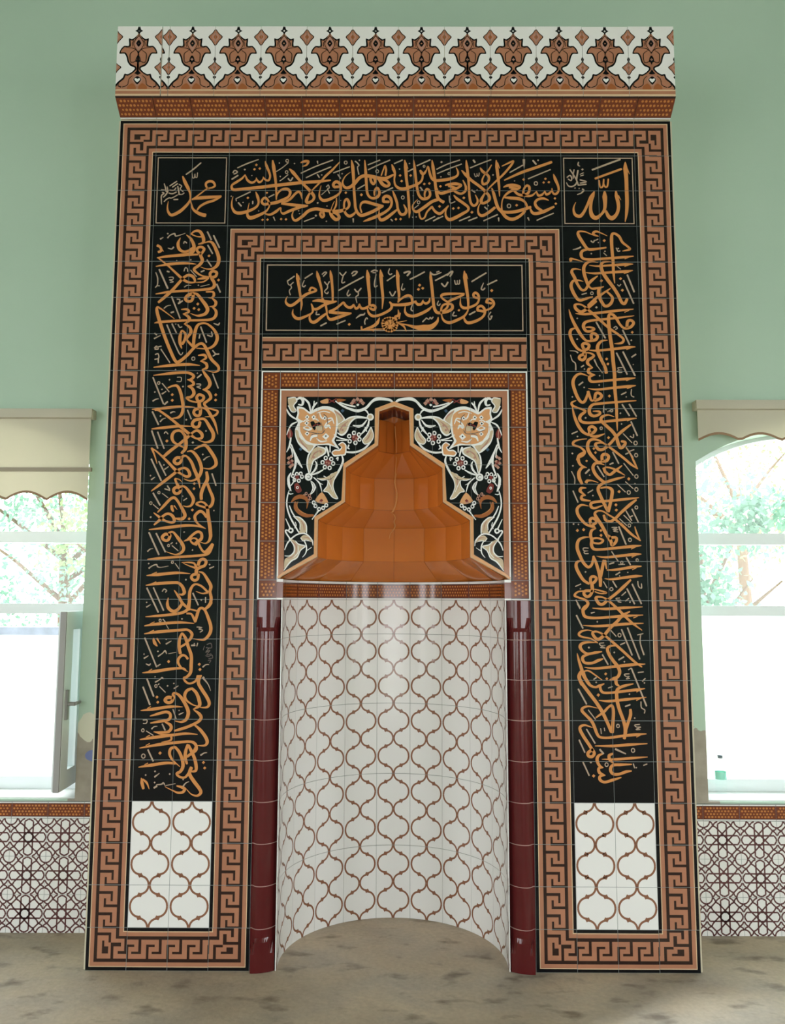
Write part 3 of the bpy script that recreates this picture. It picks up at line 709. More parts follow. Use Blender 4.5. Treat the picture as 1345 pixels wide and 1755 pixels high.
'right': '''
Sg 9.1,14.3,15,16.9,17.6,15,9.8,7.2,5.9,4.6 1132,3680 1062,3670 1033,3673 1011,3703 989,3741 983,3761 993,3771 1025,3767 1057,3753 1090,3743
Sg 5.2,11.7,15,13,6.5,2.6 1093,3743 1072,3750 1065,3761 1081,3770 1107,3761 1140,3745
Sg 9.8,15,17.6,13.7,13,13,14.3,4.6 1039,3671 1007,3662 997,3642 1009,3618 1054,3614 1119,3618 1217,3626 1277,3632
Sg 5.2,3.9 1230,3617 1252,3626
Sg 2.6,9.7,12.3,14.9,4.5 1039,3581 1086,3576 1151,3581 1232,3586 1273,3588
Sg 5.2,3.9 1228,3575 1251,3583
Sg 2.6,11.7,13,16.2,4.5 1018,3541 1069,3536 1150,3542 1231,3547 1271,3553
Sg 5.2,3.9 1224,3536 1250,3543
Sg 14.9,13,7.8,2.6 942,3605 941,3617 967,3613 1004,3602
Sg 3.2,9.7,14.9,17.5,18.2,16.9,14.9 1086,3597 1054,3602 1028,3595 1011,3571 1011,3537 1022,3497 1033,3465
Sg 14.9,12.9,13.6,14.9,17.5,16.8,12.9,7.8,2.6 1031,3470 1015,3446 995,3446 974,3477 959,3514 946,3541 950,3557 969,3561 996,3555
Sg 14.9,15.5,4.5 1028,3473 1053,3499 1083,3522
Sg 9.7,9.7,13.6,4.5 1031,3470 1047,3453 1070,3453 1114,3463
Sg 2.6,9.7,13.6,17.5,18.1,16.8,14.2,14.2,5.8 1006,3491 977,3498 951,3493 940,3467 950,3433 969,3399 987,3387 1017,3396 1054,3407
Sg 3.9,14.2,16.2,16.8,18.1,14.9,13.6,14.9,13.6,11.6,13.6,3.2 1173,3481 1168,3538 1167,3605 1163,3673 1162,3724 1166,3754 1181,3758 1204,3741 1220,3710 1251,3683 1257,3670 1218,3660
Sg 2.6,11.7,16.9,18.8,19.5,18.2,17.5,16.9,16.2,14.3 1156,3601 1119,3599 1103,3585 1108,3548 1133,3504 1164,3460 1189,3417 1207,3377 1223,3370 1236,3395
Sg 16.2,18.1,17.5,16.2,14.9,16.2,16.2,14.9,11.6,9.7 1090,3457 1086,3427 1094,3393 1110,3363 1122,3355 1138,3360 1153,3376 1159,3400 1146,3420 1126,3438
Sg 14.8,14.2,13.5,5.8 1029,3358 1068,3396 1101,3420 1149,3453
Sg 11.6,3.9 1096,3457 1115,3463
Dg 15.6 1123,3719 1102,3495 1204,3507 1212,3443
Sp 3.3,7.8,9.1 953,3668 974,3672 996,3682
Dp 9.1 1052,3646
Sp 7.2 1052,3717 1063,3709 1071,3721
Sp 5.9 1076,3720 1090,3727
Dp 7.2 1091,3708
Dp 9.1 1125,3659
Sp 5.2 1118,3650 1134,3634
Sp 6.5 1186,3678 1195,3659 1206,3662
Dp 8.4 1197,3675
Sp 9.1 1241,3528 1275,3434
Sp 8.4 1220,3497 1270,3370
Sp 5.5 1187,3474 1196,3466 1205,3476
Op 7.1,5.2 1050,3426
Sp 5.8 996,3419 1022,3427
Sp 4.5 1188,3575 1207,3560
Sg 14.8,14.8,16.1,16.8,17.4,14.2,9.7,9,13.6,14.8,13.6,12.9,12.9,12.9,13.6,3.2 1071,3383 1041,3357 1015,3336 989,3323 964,3340 958,3360 974,3366 999,3360 1031,3333 1075,3293 1119,3250 1151,3224 1188,3197 1211,3174 1200,3154 1162,3150
Sg 3.2,13.5,14.2,14.8,4.5 960,3315 1008,3311 1089,3319 1186,3331 1268,3339
Sg 5.2,3.9 1221,3322 1245,3332
Sg 3.9,11.6,12.9,13.5,16.7,18,14.8,13.5,12.9,9.7,6.4 1271,3303 1185,3291 1088,3281 1033,3274 1008,3263 1001,3243 1013,3220 1035,3217 1058,3230 1035,3240 1014,3239
Sg 16.1,16.1,14.8,15.4,15.4,16.7,11.6,13.5,16.1,14.8,13.5,17.4,18.6,18.6,19.3,19.3,18.6,18,16.7,15.4,14.1,3.2 1231,3240 1235,3270 1252,3278 1267,3264 1254,3244 1235,3236 1215,3235 1193,3257 1175,3290 1156,3310 1140,3309 1135,3290 1136,3247 1141,3187 1149,3121 1153,3055 1158,2989 1158,2908 1161,2859 1164,2810 1164,2761 1165,2681
Sg 2.6,13.5,17.4,17.4,11.6,12.9,16.1 926,3338 937,3296 959,3246 987,3197 1015,3166 1046,3166 1069,3174
Sg 16,16,16,16,16,16 1043,3172 1041,3197 1057,3205 1074,3190 1064,3172 1046,3167
Sg 3.9,14.8,17.4,17.4,14.1,11.6 960,3235 936,3226 929,3200 944,3157 966,3124 989,3110
Sg 16,16,15.4,15.4,15.4,16 999,3122 993,3143 1008,3152 1028,3141 1020,3121 1002,3116
Sg 19.9,18 1002,3116 1000,3088
Sg 15.4,15.4,15.4,15.4,15.4,15.4 1005,3094 980,3084 975,3070 990,3061 1005,3071 1008,3094
Sg 6.4,9,13.5,14.7,16.7,16.7,3.8 1013,3101 1035,3098 1052,3085 1038,3071 1022,3061 1019,3042 1046,3018
Sg 5.8,14.7,17.3,3.2 1041,3017 1024,3012 1024,2992 1058,2979
Sg 3.8,14.7,16.6,14.1,12.8,13.4,14.7,3.8 1052,2978 1029,2972 1026,2956 1041,2944 1095,2948 1175,2956 1227,2960 1268,2965
Sg 5.1,3.8 1220,2950 1243,2959
Sg 2.6,11.6,17.3,18.6,18,16.7,16,17.3 1127,3169 1098,3165 1078,3147 1072,3121 1080,3088 1096,3052 1111,3019 1115,2991
Sg 2.6,12.2,13.5,16,3.8 1026,3115 1068,3112 1148,3120 1231,3130 1273,3133
Sg 5.1,3.8 1225,3118 1247,3126
Dg 14.8 1258,3212 1125,3040
Dg 15.4 1119,3067
Dp 12.3 1072,3348
Dp 9 969,3288
Sp 8.4 1069,3267 1115,3180
Sp 8.4 1208,3225 1242,3145
Sp 5.8 1161,3236 1172,3244 1180,3234 1170,3228
Dp 9.6 1252,3169 966,3174
Sp 3.2,5.1,9 925,3111 955,3109 968,3100
Sp 3.8,5.8,6.4,7.7 929,3089 938,3058 954,3042 955,3007
Sp 8.3,5.8 1054,3063 1069,3027
Sp 4.5 1069,3029 1095,2991
Sp 7 984,3023 998,3032
Dp 7.7 1001,3012
Sp 8.3 1172,3100 1225,2984
Sp 9 1206,3106 1266,2977
Sp 7.7 1251,3077 1274,3093
Dp 6.4 1258,3037
Sp 4.8 1200,3021 1177,3019 1183,3009 1199,3007 1177,3005 1177,2995 1198,2994
Dp 8.9 1080,2976
Sg 2.6,11.5,14.7,17.2,17.9,16.6,14.7,14.7,11.5 1021,2973 981,2987 953,2973 939,2940 948,2895 966,2852 984,2833 1001,2843 1018,2888
Sg 16.6,13.4,9.6,9.6 1017,2891 1029,2852 1038,2842 1050,2849
Sg 15.3,15.9,15.3,15.3,15.3,14.6 1051,2849 1056,2877 1071,2884 1088,2869 1076,2852 1051,2843
Sg 2.6,11.5,13.4,15.3,3.8 1018,2907 1069,2902 1148,2911 1228,2919 1269,2924
Sg 5.1,3.8 1222,2907 1246,2915
Sg 3.8,11.5,13.4,14,17.2,18.5,14.6,13.4,11.5,4.5 1269,2843 1178,2836 1083,2827 1041,2821 1022,2797 1025,2771 1046,2760 1075,2771 1073,2784 1040,2786
Sg 3.2,11.5,14,8.3,13.4,16.6,17.2,14.6,12.7,13.4,15.3,3.8 954,2843 931,2832 934,2816 961,2804 1000,2787 977,2765 970,2745 986,2727 1032,2724 1112,2732 1207,2742 1268,2749
Sg 5.1,3.8 1218,2734 1242,2744
Sg 3.2,14.6,17.8,16.5,11.5 932,2812 942,2761 960,2713 984,2677 1015,2658
Sg 15.8,15.8,15.8,15.8,15.8,15.8 1023,2669 1017,2694 1034,2704 1052,2690 1040,2672 1025,2668
Sg 12.7,13.3,15.2,3.8 1012,2668 1031,2653 1059,2652 1101,2667
Sg 2.5,7.6,14.6,16.5,17.1,17.1,17.1,17.8,17.1,15.9,14.6,11.4 1151,2756 1119,2766 1091,2758 1081,2739 1106,2710 1137,2681 1158,2649 1169,2610 1181,2591 1201,2607 1203,2622 1184,2626
Sg 8.2,15.9,14.6,14.6,14.6,16.5,15.9,11.4,8.2,12.1,13.3,13.3,12.7,5.7 1236,2715 1190,2680 1157,2649 1122,2610 1089,2584 1064,2584 1049,2607 1058,2616 1090,2616 1127,2591 1171,2556 1205,2528 1232,2504 1265,2481
Sg 5.7,11.3,7.6,3.8 1264,2481 1248,2517 1228,2562 1206,2594
Sg 2.5,8.2,13.9,12,9.5,13.9,15.2,15.8,15.8 1005,2639 961,2633 936,2622 935,2606 969,2594 992,2571 981,2552 960,2542 954,2526
Sg 2.5,10.1,13.9,16.4,17.7,18.3,16.4,13.9,13.3 1109,2607 1065,2632 1030,2635 1012,2619 1008,2590 1022,2558 1039,2538 1058,2518 1078,2516
Dg 15.3 1128,2867 1118,2645
Dg 13.9 1040,2587 1048,2566
Sp 7.7 969,2925 991,2942
Dp 8.3 997,2913
Dp 8.9 1076,2926
Sp 7 1191,2875 1217,2888
Dp 7.6 1216,2863
Sp 5.7 1245,2903 1243,2872 1257,2862
Dp 8.3 934,2862
Sp 5.1 1098,2815 1094,2779
Sp 5.1 1098,2801 1111,2793
Sp 5.1 1117,2783 1142,2796 1140,2783 1121,2787
Dp 10.2 1001,2750
Op 6.3,5.1 1081,2695
Dp 8.9 1183,2775
Sp 8.3 1194,2822 1230,2762
Sp 8.3 1231,2824 1266,2759
Dp 7.6 1188,2718
Sp 8.2 1238,2730 1268,2656
Sp 7 927,2665 957,2678
Dp 8.9 956,2651
Sp 5.1 1195,2667 1239,2619
Op 8.9,5.4 1258,2617
Sp 5.7 1230,2653 1246,2645 1249,2663
Sp 4.4 1209,2595 1244,2541
Op 8.2,5.4 1259,2553
Sp 5.7 1227,2574 1249,2582
Sp 6.3 1204,2558 1219,2565
Dp 9.5 928,2561
Sg 15.2,16.4,16.4,13.3,3.2 992,2567 962,2549 959,2523 971,2500 1001,2486
Sg 15.8,16.4,15.8,15.8,15.8,15.8 1082,2524 1082,2549 1098,2558 1116,2546 1106,2524 1084,2520
Sg 2.5,11.4,14.5,17,17,15.8,13.9,14.5,12.6,3.8 1093,2501 1065,2510 1043,2507 1033,2485 1045,2453 1070,2425 1094,2411 1129,2421 1164,2431 1197,2439
Sg 12.6,15.7,17,16.4,16.4,18.9 1094,2410 1066,2393 1057,2371 1071,2333 1091,2288 1106,2261
Sg 7.5,11.3,17,17.6,16.4,17.6 1070,2379 1103,2384 1128,2371 1127,2339 1117,2295 1106,2258
Sg 15.8,16.4,13.9,15.8,5 1090,2485 1098,2463 1120,2450 1146,2469 1184,2498
Sg 8.2,9.5,12.6,2.5 1096,2489 1127,2485 1162,2469 1199,2446
Sg 3.2,13.2,17.7,18.9,13.2 1001,2487 977,2486 960,2463 961,2431 975,2401
Sg 2.5,14.5,16.4,3.8 997,2380 971,2379 964,2364 992,2341
Sg 4.7,13.8,15.7,6.3 992,2342 973,2338 973,2320 1016,2313
Sg 3.8,13.8,13.2,13.2,15.7,15.7,12.6,5 1267,2330 1205,2323 1110,2313 1047,2308 1020,2300 1019,2282 1037,2275 1078,2289
Sg 17.6,13.2,6.9,2.5 996,2409 1003,2418 1028,2418 1059,2408
Sg 9.4,16.3,14.4,13.8,14.4,14.4,13.2 1253,2319 1220,2294 1171,2251 1139,2219 1114,2206 1091,2215 1083,2238
Sg 9.4,8.8,8.1,9.4,14.4,16.9,17.5,17.5,16.3,15.7 1139,2222 1108,2240 1078,2259 1052,2260 1037,2247 1046,2225 1070,2187 1093,2142 1102,2125 1111,2109
Sg 12.5,13.8,13.2,6.3 1139,2219 1176,2187 1221,2142 1268,2107
Sg 6.2,10,4.4 1266,2109 1250,2147 1241,2180
Sg 3.1,11.3,16.3,16.3,15.7,13.2,11.3 1006,2286 969,2291 947,2272 949,2244 967,2215 992,2190 1027,2177
Sg 14.4,15,14.4,14.4,14.4,14.4 1015,2192 1012,2215 1027,2223 1044,2209 1035,2194 1018,2191
Sg 13.1,5.6 1026,2186 1040,2168
Dg 16.4 1217,2428
Dg 15.7 1165,2361 1147,2292 1148,2265 945,2159 977,2163
Dg 14.4 1066,2159
Dg 12.6 1001,2522
Dp 9.5 929,2496
Dp 8.8 927,2562
Sp 5 921,2467 937,2431 936,2400
Sp 8.8 993,2456 1014,2477
Dp 8.2 1015,2447
Sp 7.6 1056,2495 1089,2439
Sp 7.6 1121,2504 1139,2512
Sp 7.6 1138,2569 1167,2509
Sp 5.7 1194,2509 1241,2446
Op 8.5,5.4 1257,2441
Dp 7.6 1248,2403
Sp 5 1200,2413 1239,2377
Op 8.5,5.3 1255,2373
Sp 5 1156,2400 1198,2359
Op 8.5,5.3 1215,2357
Sp 5.7 1003,2354 1030,2370
Dp 8.8 1029,2340
Sp 6.9 927,2365 951,2305
Op 7.2,5 1252,2279
Sp 7.5 1229,2271 1260,2202
Sp 6.9 1198,2262 1226,2211
Sp 6.3 1213,2228 1232,2236
Sp 5 1186,2239 1228,2196
Sp 5 1164,2220 1199,2186
Op 6.9,4.7 1213,2185
Sp 4.7 1122,2175 1151,2175 1128,2165 1154,2164 1131,2156 1154,2152
Sp 8.1,8.1 1159,2179 1193,2088
Dp 10 926,2192
Dp 8.1 951,2190
Sg 4.4,14.4,16.9,16.9,16.9,14.4,12.5,13.8,15,3.8 1040,2169 1019,2159 1012,2134 1018,2109 1016,2084 1029,2063 1072,2062 1150,2070 1228,2078 1272,2082
Sg 5,3.7 1219,2064 1242,2074
Sg 11.2,9.4,12.5,10,9.4,12.5 1025,2118 1048,2120 1076,2108 1060,2093 1032,2094 1021,2101
Sg 3.1,11.2,15.6,17.5,17.5,16.2,14.4,13.7,11.2 1008,2125 974,2122 949,2106 942,2071 953,2034 971,1996 995,1971 1015,1984 1025,2023
Sg 12.5,15.6,16.2,18.7,13.7 1024,2026 1039,1987 1051,1941 1057,1907 1056,1873
Sg 15.5,16.8,13.7 1059,1922 1067,1959 1077,2006
Sg 14.3,6.9 1083,2005 1090,1963
Sg 16.9,17.5,15.6,15.6,14.4,13.1,13.1 1106,2131 1117,2100 1122,2084 1141,2100 1145,2120 1127,2124 1111,2117
Sg 2.5,11.8,13.7,15.6,3.7 1040,2027 1087,2021 1165,2029 1230,2036 1271,2038
Sg 5,3.7 1221,2022 1244,2032
Sg 5.6,12.4,14.9,3.7 1092,1956 1147,1959 1225,1972 1270,1976
Sg 5,3.7 1222,1958 1244,1968
Sg 2.5,11.2,13.7,14.9,3.7 1078,1912 1115,1909 1177,1917 1239,1925 1273,1926
Sg 4.7,13.7,17.4,17.4,15.6,11.2 963,2003 940,1996 935,1971 951,1934 972,1903 999,1885
Sg 14.9,14.9,14.3,14.3,14.3,14.3 1007,1891 1007,1915 1022,1923 1037,1913 1027,1895 1011,1886
Sg 17.4,18.6 1012,1891 1016,1854
Sg 14.3,14.9,14.9,14.9,14.9,14.9 1014,1849 980,1849 971,1835 985,1820 1003,1827 1016,1851
Sg 6.8,8.1,9.3,6.8,6.2 1027,1857 1057,1850 1086,1840 1057,1836 1028,1845
Sg 5.6,8.7,13.6,9.3,11.8,15.5,16.1,16.1 974,1849 940,1844 924,1826 942,1816 976,1804 991,1786 978,1764 961,1752
Sg 9.9,16.1,14.3,14.3,15.5,16.1,16.1,11.2,8.1,11.8,13.7,13.7,13,4.3 1212,1906 1176,1872 1138,1838 1093,1804 1068,1783 1047,1785 1032,1811 1042,1819 1069,1816 1093,1802 1136,1764 1168,1731 1211,1689 1262,1651
Sg 3.1,13,14.2,3.7 1012,1762 1080,1758 1173,1764 1269,1769
Dg 15 1066,2134
Sp 5 999,2068 975,2068 975,2056 998,2054 978,2050 981,2040 999,2040
Op 7.8,5.3 1214,2111
Sp 5.6 1118,2051 1150,2002
Sp 7.5 1193,2020 1213,1983
Op 6.2,4.7 1169,1994
Sp 4.4 1152,1984 1184,1985
Sp 7.5 1106,1987 1129,1994
Op 6.2,4.7 1248,2007
Dp 9.3 982,1946
Sp 6.8 1136,1931 1158,1945
Dp 6.2 1156,1926
Dp 7.5 1198,1944
Sp 7.5 1120,1899 1139,1868
Sp 5.6 1073,1896 1090,1865
Sp 5 1102,1860 1114,1867 1120,1857 1110,1850 1102,1860
Sp 5.6 1248,1899 1251,1873 1266,1864 1266,1887
Sp 8.1 1219,1884 1263,1785
Sp 8.1 1192,1861 1228,1784
Sp 5.6 1164,1826 1186,1845
Sp 4.6 1153,1814 1134,1811 1143,1803 1159,1803 1143,1795 1160,1792
Sp 5.6 1182,1798 1200,1812
Dp 8.7 1205,1793
Sp 5.6 929,1872 957,1884
Dp 7.4 954,1860
Sp 6.8 930,1803 951,1763
Sg 15.5,16.1,16.7,15.5,13,13,14.2,3.7 990,1777 971,1764 965,1743 977,1718 1026,1712 1103,1717 1181,1723 1270,1728
Sg 4.9,3.7 1220,1713 1242,1721
Sg 2.5,11.7,13.6,14.2,3.7 963,1675 1025,1671 1102,1675 1179,1682 1271,1686
Sg 5.6,16.1,15.5,15.5,16.1,16.1,15.5,15.5,11.1,8.7,11.1,13.6,13.6,13,11.1,5.6 1203,1745 1165,1725 1137,1695 1102,1663 1073,1630 1045,1606 1027,1609 1012,1630 1015,1642 1039,1642 1073,1623 1115,1588 1160,1548 1205,1506 1229,1486 1256,1467
Sg 2.5,12.3,13.5,16,3.7 965,1465 1020,1459 1112,1468 1204,1478 1273,1482
Sg 6.2,7.4,9.9,13.6,11.1,6.2,2.5 1035,1587 1002,1608 956,1617 941,1630 954,1644 984,1651 1012,1646
Sg 2.5,11.1,14.8,17.3,13.6,12.3,14.2,4.9 1035,1588 986,1590 956,1583 946,1566 960,1544 985,1532 1022,1538 1056,1543
Sg 6.2,14.1,16,13.5,12.9,15.4,4.9 991,1529 963,1520 957,1505 969,1487 1005,1486 1036,1499 1061,1507
Sg 3.1,11.1,16,16.6,16.6,17.9,16.6,14.8,16.6,7.4 1130,1572 1102,1572 1084,1557 1093,1527 1113,1496 1134,1469 1143,1442 1133,1418 1111,1408 1092,1401
Sg 2.5,12.9,16.6,17.2,15.4 930,1535 938,1499 950,1459 961,1423 988,1380
Sg 6.1,8.6,7.4,3.7 961,1444 986,1447 1019,1426 1054,1401
Sg 12.3,16.6,17.2 946,1443 936,1417 951,1379
Dg 14.1 1072,1432 1077,1408
Sp 6.2 936,1785 950,1758
Sp 8 931,1725 962,1660
Sp 8,4.3 1006,1737 1024,1741
Dp 9.3 1036,1693
Sp 5.6 1104,1649 1130,1620
Op 8,5.2 1147,1626
Sp 8 1158,1655 1208,1526
Sp 8 1189,1663 1246,1506
Sp 4.9 1238,1627 1267,1634
Sp 4.9,6.2,8.6 1255,1631 1251,1588 1268,1528
Sp 5.2 1067,1587 1044,1584 1053,1573 1072,1575 1050,1564 1073,1562
Sp 6.2 1150,1578 1174,1588
Dp 11.1 990,1563
Dp 9.2 1118,1539
Sp 7.4 1139,1502 1166,1517
Dp 8.6 1168,1493
Sp 7.4 1058,1528 1085,1479
Sp 5.5 1235,1439 1263,1443
Sp 8 1203,1459 1273,1274
Sp 5.5 1187,1453 1202,1461
Sp 4.9 1191,1433 1166,1430 1175,1420 1191,1420 1175,1408 1193,1410
Sp 6.7 1256,1396 1271,1410
Dp 8 1266,1388
Sp 6.7 1011,1405 1025,1414
Dp 9.2 1023,1390
Sg 16,16,13.5,11,14.1,4.9 958,1442 970,1407 990,1377 1017,1366 1039,1373 1063,1383
Sg 12.9,14.1,12.9,12.3,13.5,14.1,3.7 1042,1376 1045,1353 1059,1339 1099,1339 1176,1348 1225,1354 1268,1360
Sg 4.9,3.7 1225,1343 1243,1352
Sg 12.9,17.2,17.2,17.2,17.2,17.8,16,16 949,1441 939,1416 951,1385 986,1337 1022,1289 1051,1242 1072,1197 1093,1146
Sg 15.8,16.4,16.4,14,11,14,6.7 1098,1143 1102,1191 1106,1242 1100,1274 1082,1268 1058,1244 1018,1216
Sg 2.4,12.2,14.1,3.7 1034,1301 1083,1297 1175,1306 1274,1317
Sg 4.9,3.7 1223,1301 1244,1310
Sg 17.2,15.9,7.4 1123,1404 1125,1383 1138,1373
Sg 4.3,14.1,14.1,16.5,17.8,17.2,16.5,19,15.3 1210,1383 1171,1375 1140,1363 1126,1347 1126,1302 1137,1254 1154,1206 1164,1158 1157,1113
Sg 14,16.5,15.3,15.3 1192,1256 1191,1227 1178,1191 1167,1160
Sg 2.4,7.9,12.2,15.3,14,15.9,15.9,14.7,12.2,12.2,13.4,14.7,3.7 1027,1262 984,1271 957,1265 948,1250 969,1226 995,1199 1010,1167 1021,1137 1036,1120 1078,1117 1154,1127 1215,1133 1269,1137
Sg 4.9,3.6 1218,1121 1238,1130
Sg 2.4,9.7,13.4,15.8,16.5,15.8,15.8 1000,1166 964,1178 940,1172 937,1155 954,1122 978,1086 999,1052
Dg 15.9 1032,1327
Sp 8 932,1357 972,1282
Sp 5.5 980,1253 1015,1207
Sp 7.3 969,1159 1010,1090
Sp 7.3 931,1106 958,1045
Sp 5.5 1083,1362 1105,1369
Dp 8.6 1189,1332
Sp 5.5 1246,1295 1247,1266 1264,1254 1261,1238
Sp 7.3 1166,1271 1191,1280
Dp 8.5 1212,1214
Sp 4.9 1236,1183 1211,1180 1220,1170 1241,1170 1216,1158 1238,1158
Op 7.3,5.2 1127,1175
Sp 4.9 1040,1162 1043,1136
Sp 4.9 1058,1165 1060,1151
Sg 15.2,15.8,15.2,15.2,15.2,15.2 997,1060 974,1043 977,1027 994,1025 1005,1041 995,1061
Sg 5.5,14,16.4,14,3.6 1051,1040 1027,1030 1018,1009 1029,982 1049,971
Sg 4.5,13.9,15.8,3.6 1045,971 1026,968 1029,947 1058,934
Sg 4.2,13.3,15.1,12.7,14.5,5.4 1056,934 1031,929 1031,912 1054,901 1094,912 1136,924
Sg 8.5,15.8,15.2,7.3 1099,1040 1079,1030 1082,1010 1100,994
Sg 4.3,13.4,14,3.6 1010,1077 1095,1077 1174,1083 1272,1089
Sg 3,12.1,13.3,3.6 1042,1012 1112,1012 1188,1018 1271,1024
Sg 5.5,13.9,14.5,16.4,14.5,13.3,14.5,6.1 1190,988 1135,986 1096,983 1084,962 1095,942 1125,940 1161,952 1189,956
Dg 15.7 999,931
Sp 7.3 931,1105 958,1045
Sp 7.3 948,997 977,933
Sp 9.1 1033,1060 1051,1039
Sp 10.3,6.1 1111,1062 1162,1039
Op 8.5,5.5 1199,1056
Dp 10.9 987,997
Op 7.9,4.8 1065,986
Sp 6.1 1198,991 1205,970
Dp 7.9 1213,972
Sp 5.5 1249,983 1267,990
''',
'floral': '''
Fw  -511,2807 -476,2803 -438,2776 -418,2794 -377,2809 -336,2807 -295,2789 -270,2760 -256,2735 -292,2710 -301,2654 -312,2625 -283,2580 -314,2595 -350,2603 -367,2603 -407,2599 -439,2560 -472,2578 -502,2611 -517,2649 -518,2687 -504,2720 -515,2741 -507,2770
Fa  -500,2795 -476,2793 -442,2767 -414,2779 -377,2793 -340,2789 -309,2766 -304,2725 -310,2658 -326,2625 -307,2598 -342,2612 -375,2608 -424,2611 -461,2628 -490,2658 -500,2691 -494,2716 -478,2728 -503,2745 -498,2770
Fc  -316,2792 -279,2765 -265,2737 -295,2716 -300,2750
Fc  -499,2620 -464,2591 -443,2567 -420,2599 -456,2607 -481,2632
Fc  -517,2682 -502,2678 -494,2645 -473,2616 -501,2624 -512,2653
Sw 3.3,9,3.3 -391,2774 -384,2753 -373,2739
Sw 4.1,9,4.1 -366,2699 -352,2720 -327,2736
Sw 12.3,13.9,4.1 -360,2695 -343,2706 -333,2689
Sw 4.1,13.9,9.8 -438,2625 -428,2647 -402,2652
Sw 5.7,10.6,12.3 -474,2691 -449,2683 -433,2691
Dw 22.1 -456,2751 -422,2751 -364,2746 -458,2719 -455,2663
Dw 32.7 -357,2648
Fk  -439,2725 -421,2729 -413,2717 -393,2725 -384,2712 -405,2698 -417,2681 -430,2699
Fc  -410,2703 -376,2704 -379,2678 -405,2682
Dk 9 -456,2751 -422,2751 -364,2746 -458,2719 -455,2663 -357,2650
Sq 3.3 -474,2686 -433,2670 -376,2665 -374,2695 -385,2724
Sq 3.3 -435,2654 -416,2662 -376,2665 -362,2683
Fc  -558,2851 -522,2856 -511,2837 -528,2812 -516,2787 -537,2782 -553,2812
Sw 5.7 -556,2851 -522,2856 -511,2837 -528,2812 -514,2784 -537,2780 -555,2812
Sw 8.2,14,14.8,10.7,5.7 -515,2844 -493,2854 -479,2837 -484,2816 -503,2819
Sw 6.6,11.5,8.2,4.9 -481,2856 -451,2829 -441,2795 -438,2772
Sw 6.6,10.7,7.4 -406,2829 -424,2806 -434,2774
Sw 4.9,7.4 -420,2837 -422,2810
Sw 6.6,9.8,6.6,4.1 -566,2795 -545,2761 -507,2737 -479,2730
Fc  -296,2704 -270,2725 -242,2741 -205,2754 -147,2746 -201,2745 -229,2725 -241,2691 -257,2662 -282,2660
Sw 4.9,9.8,8.2,7.4,8.2,6.5,4.1 -296,2668 -273,2656 -249,2675 -233,2716 -205,2745 -172,2748 -141,2745
Sw 4.9,8.2,7.4,4.9 -258,2734 -229,2750 -188,2755 -141,2748
Bw 18.8 -125,2752
Bc 10.6 -126,2753
Sw 4.9,8.2,5.7 -135,2767 -144,2783 -158,2792
Sw 5.7,10.6,12.3,4.1 -131,2737 -137,2708 -153,2683 -173,2660
Sw 8.2,4.1 -151,2696 -143,2675
Sw 4.9,10.6,13.9,3.3 -143,2737 -164,2710 -188,2702 -217,2708
Sw 5.7,10.7,12.3,16.4,13.9,12.3,18,14.8,12.3,3.3 -308,2837 -271,2812 -230,2794 -189,2785 -148,2801 -119,2833 -91,2849 -48,2848 -17,2840 4,2815
Sw 4.9,8.2,8.2 -296,2833 -246,2816 -205,2808
Dm 21.3 -222,2825 -212,2840 -193,2847 -175,2840 -164,2826
Dr 12.3 -205,2829 -183,2829
Dw 13.9 -191,2817
Fa  -390,2835 -370,2845 -345,2850 -348,2825 -378,2824
Sr 5.7 -349,2850 -312,2829
Sr 5.7 -345,2827 -304,2850
Fn  -300,2850 -251,2844 -296,2829
Du 18.8 -271,2785 -487,2581
Br 18 -204,2642
Dm 10.6 -212,2646 -198,2638
Ow 8.2,6.5 -210,2667 -184,2658 -181,2633 -202,2615 -232,2623 -235,2650
Fc  -123,2696 -108,2658 -122,2621 -151,2609 -163,2629 -143,2654
Sw 4.9 -121,2699 -108,2658 -118,2625 -151,2608 -165,2629 -143,2658 -121,2699
Sw 7.3,10.6,10.6,9 -122,2621 -155,2584 -203,2565 -252,2566
Sw 5.7 -314,2658 -286,2641 -243,2631
Sw 4.9 -302,2628 -247,2628
Sw 6.5,8.2,4.1 -236,2604 -241,2588 -232,2582
Fw  -292,2606 -269,2620 -248,2600 -252,2551 -280,2546 -313,2542 -327,2563 -309,2579 -286,2579 -276,2592
Fa  -287,2602 -269,2614 -254,2598 -258,2557 -281,2553 -311,2550 -321,2563 -307,2572 -283,2572 -270,2592
Fc  -443,2534 -423,2579 -391,2596 -362,2583 -366,2554 -398,2538 -423,2517 -434,2492 -442,2455 -451,2501
Sw 4.9,8.1,8.1,5.7 -441,2451 -452,2497 -447,2546 -427,2577
Sw 4.9,8.2,8.2,7.3,7.3,4.9 -399,2595 -362,2583 -361,2559 -398,2535 -422,2515 -437,2457
Sw 10.6,7.3 -355,2592 -345,2567 -341,2544
Sw 5.7 -334,2600 -334,2565
Br 17.1 -345,2509
Dm 10.6 -351,2511 -339,2507
Ow 8.1,6.5 -356,2534 -327,2529 -317,2505 -335,2482 -360,2486 -372,2511
Sw 6.5 -301,2530 -292,2538 -294,2521
Sw 5.7,10.6,11.4,13,9 -272,2548 -266,2518 -282,2476 -306,2435 -326,2398
Bw 20.3 -444,2435
Sk 2.8 -452,2441 -442,2444 -434,2433 -444,2425 -449,2431
Sw 5.7,10.6,10.6,3.2 -434,2447 -412,2470 -402,2499 -411,2519
Sw 5.7,10.6,4.9 -430,2445 -397,2456 -367,2473
Fr  -561,2657 -548,2695 -529,2662 -542,2630
Sw 4.9,9.8,5.7,4.9 -509,2725 -536,2711 -552,2684 -561,2657
Sm 4.9 -548,2691 -543,2657 -547,2637
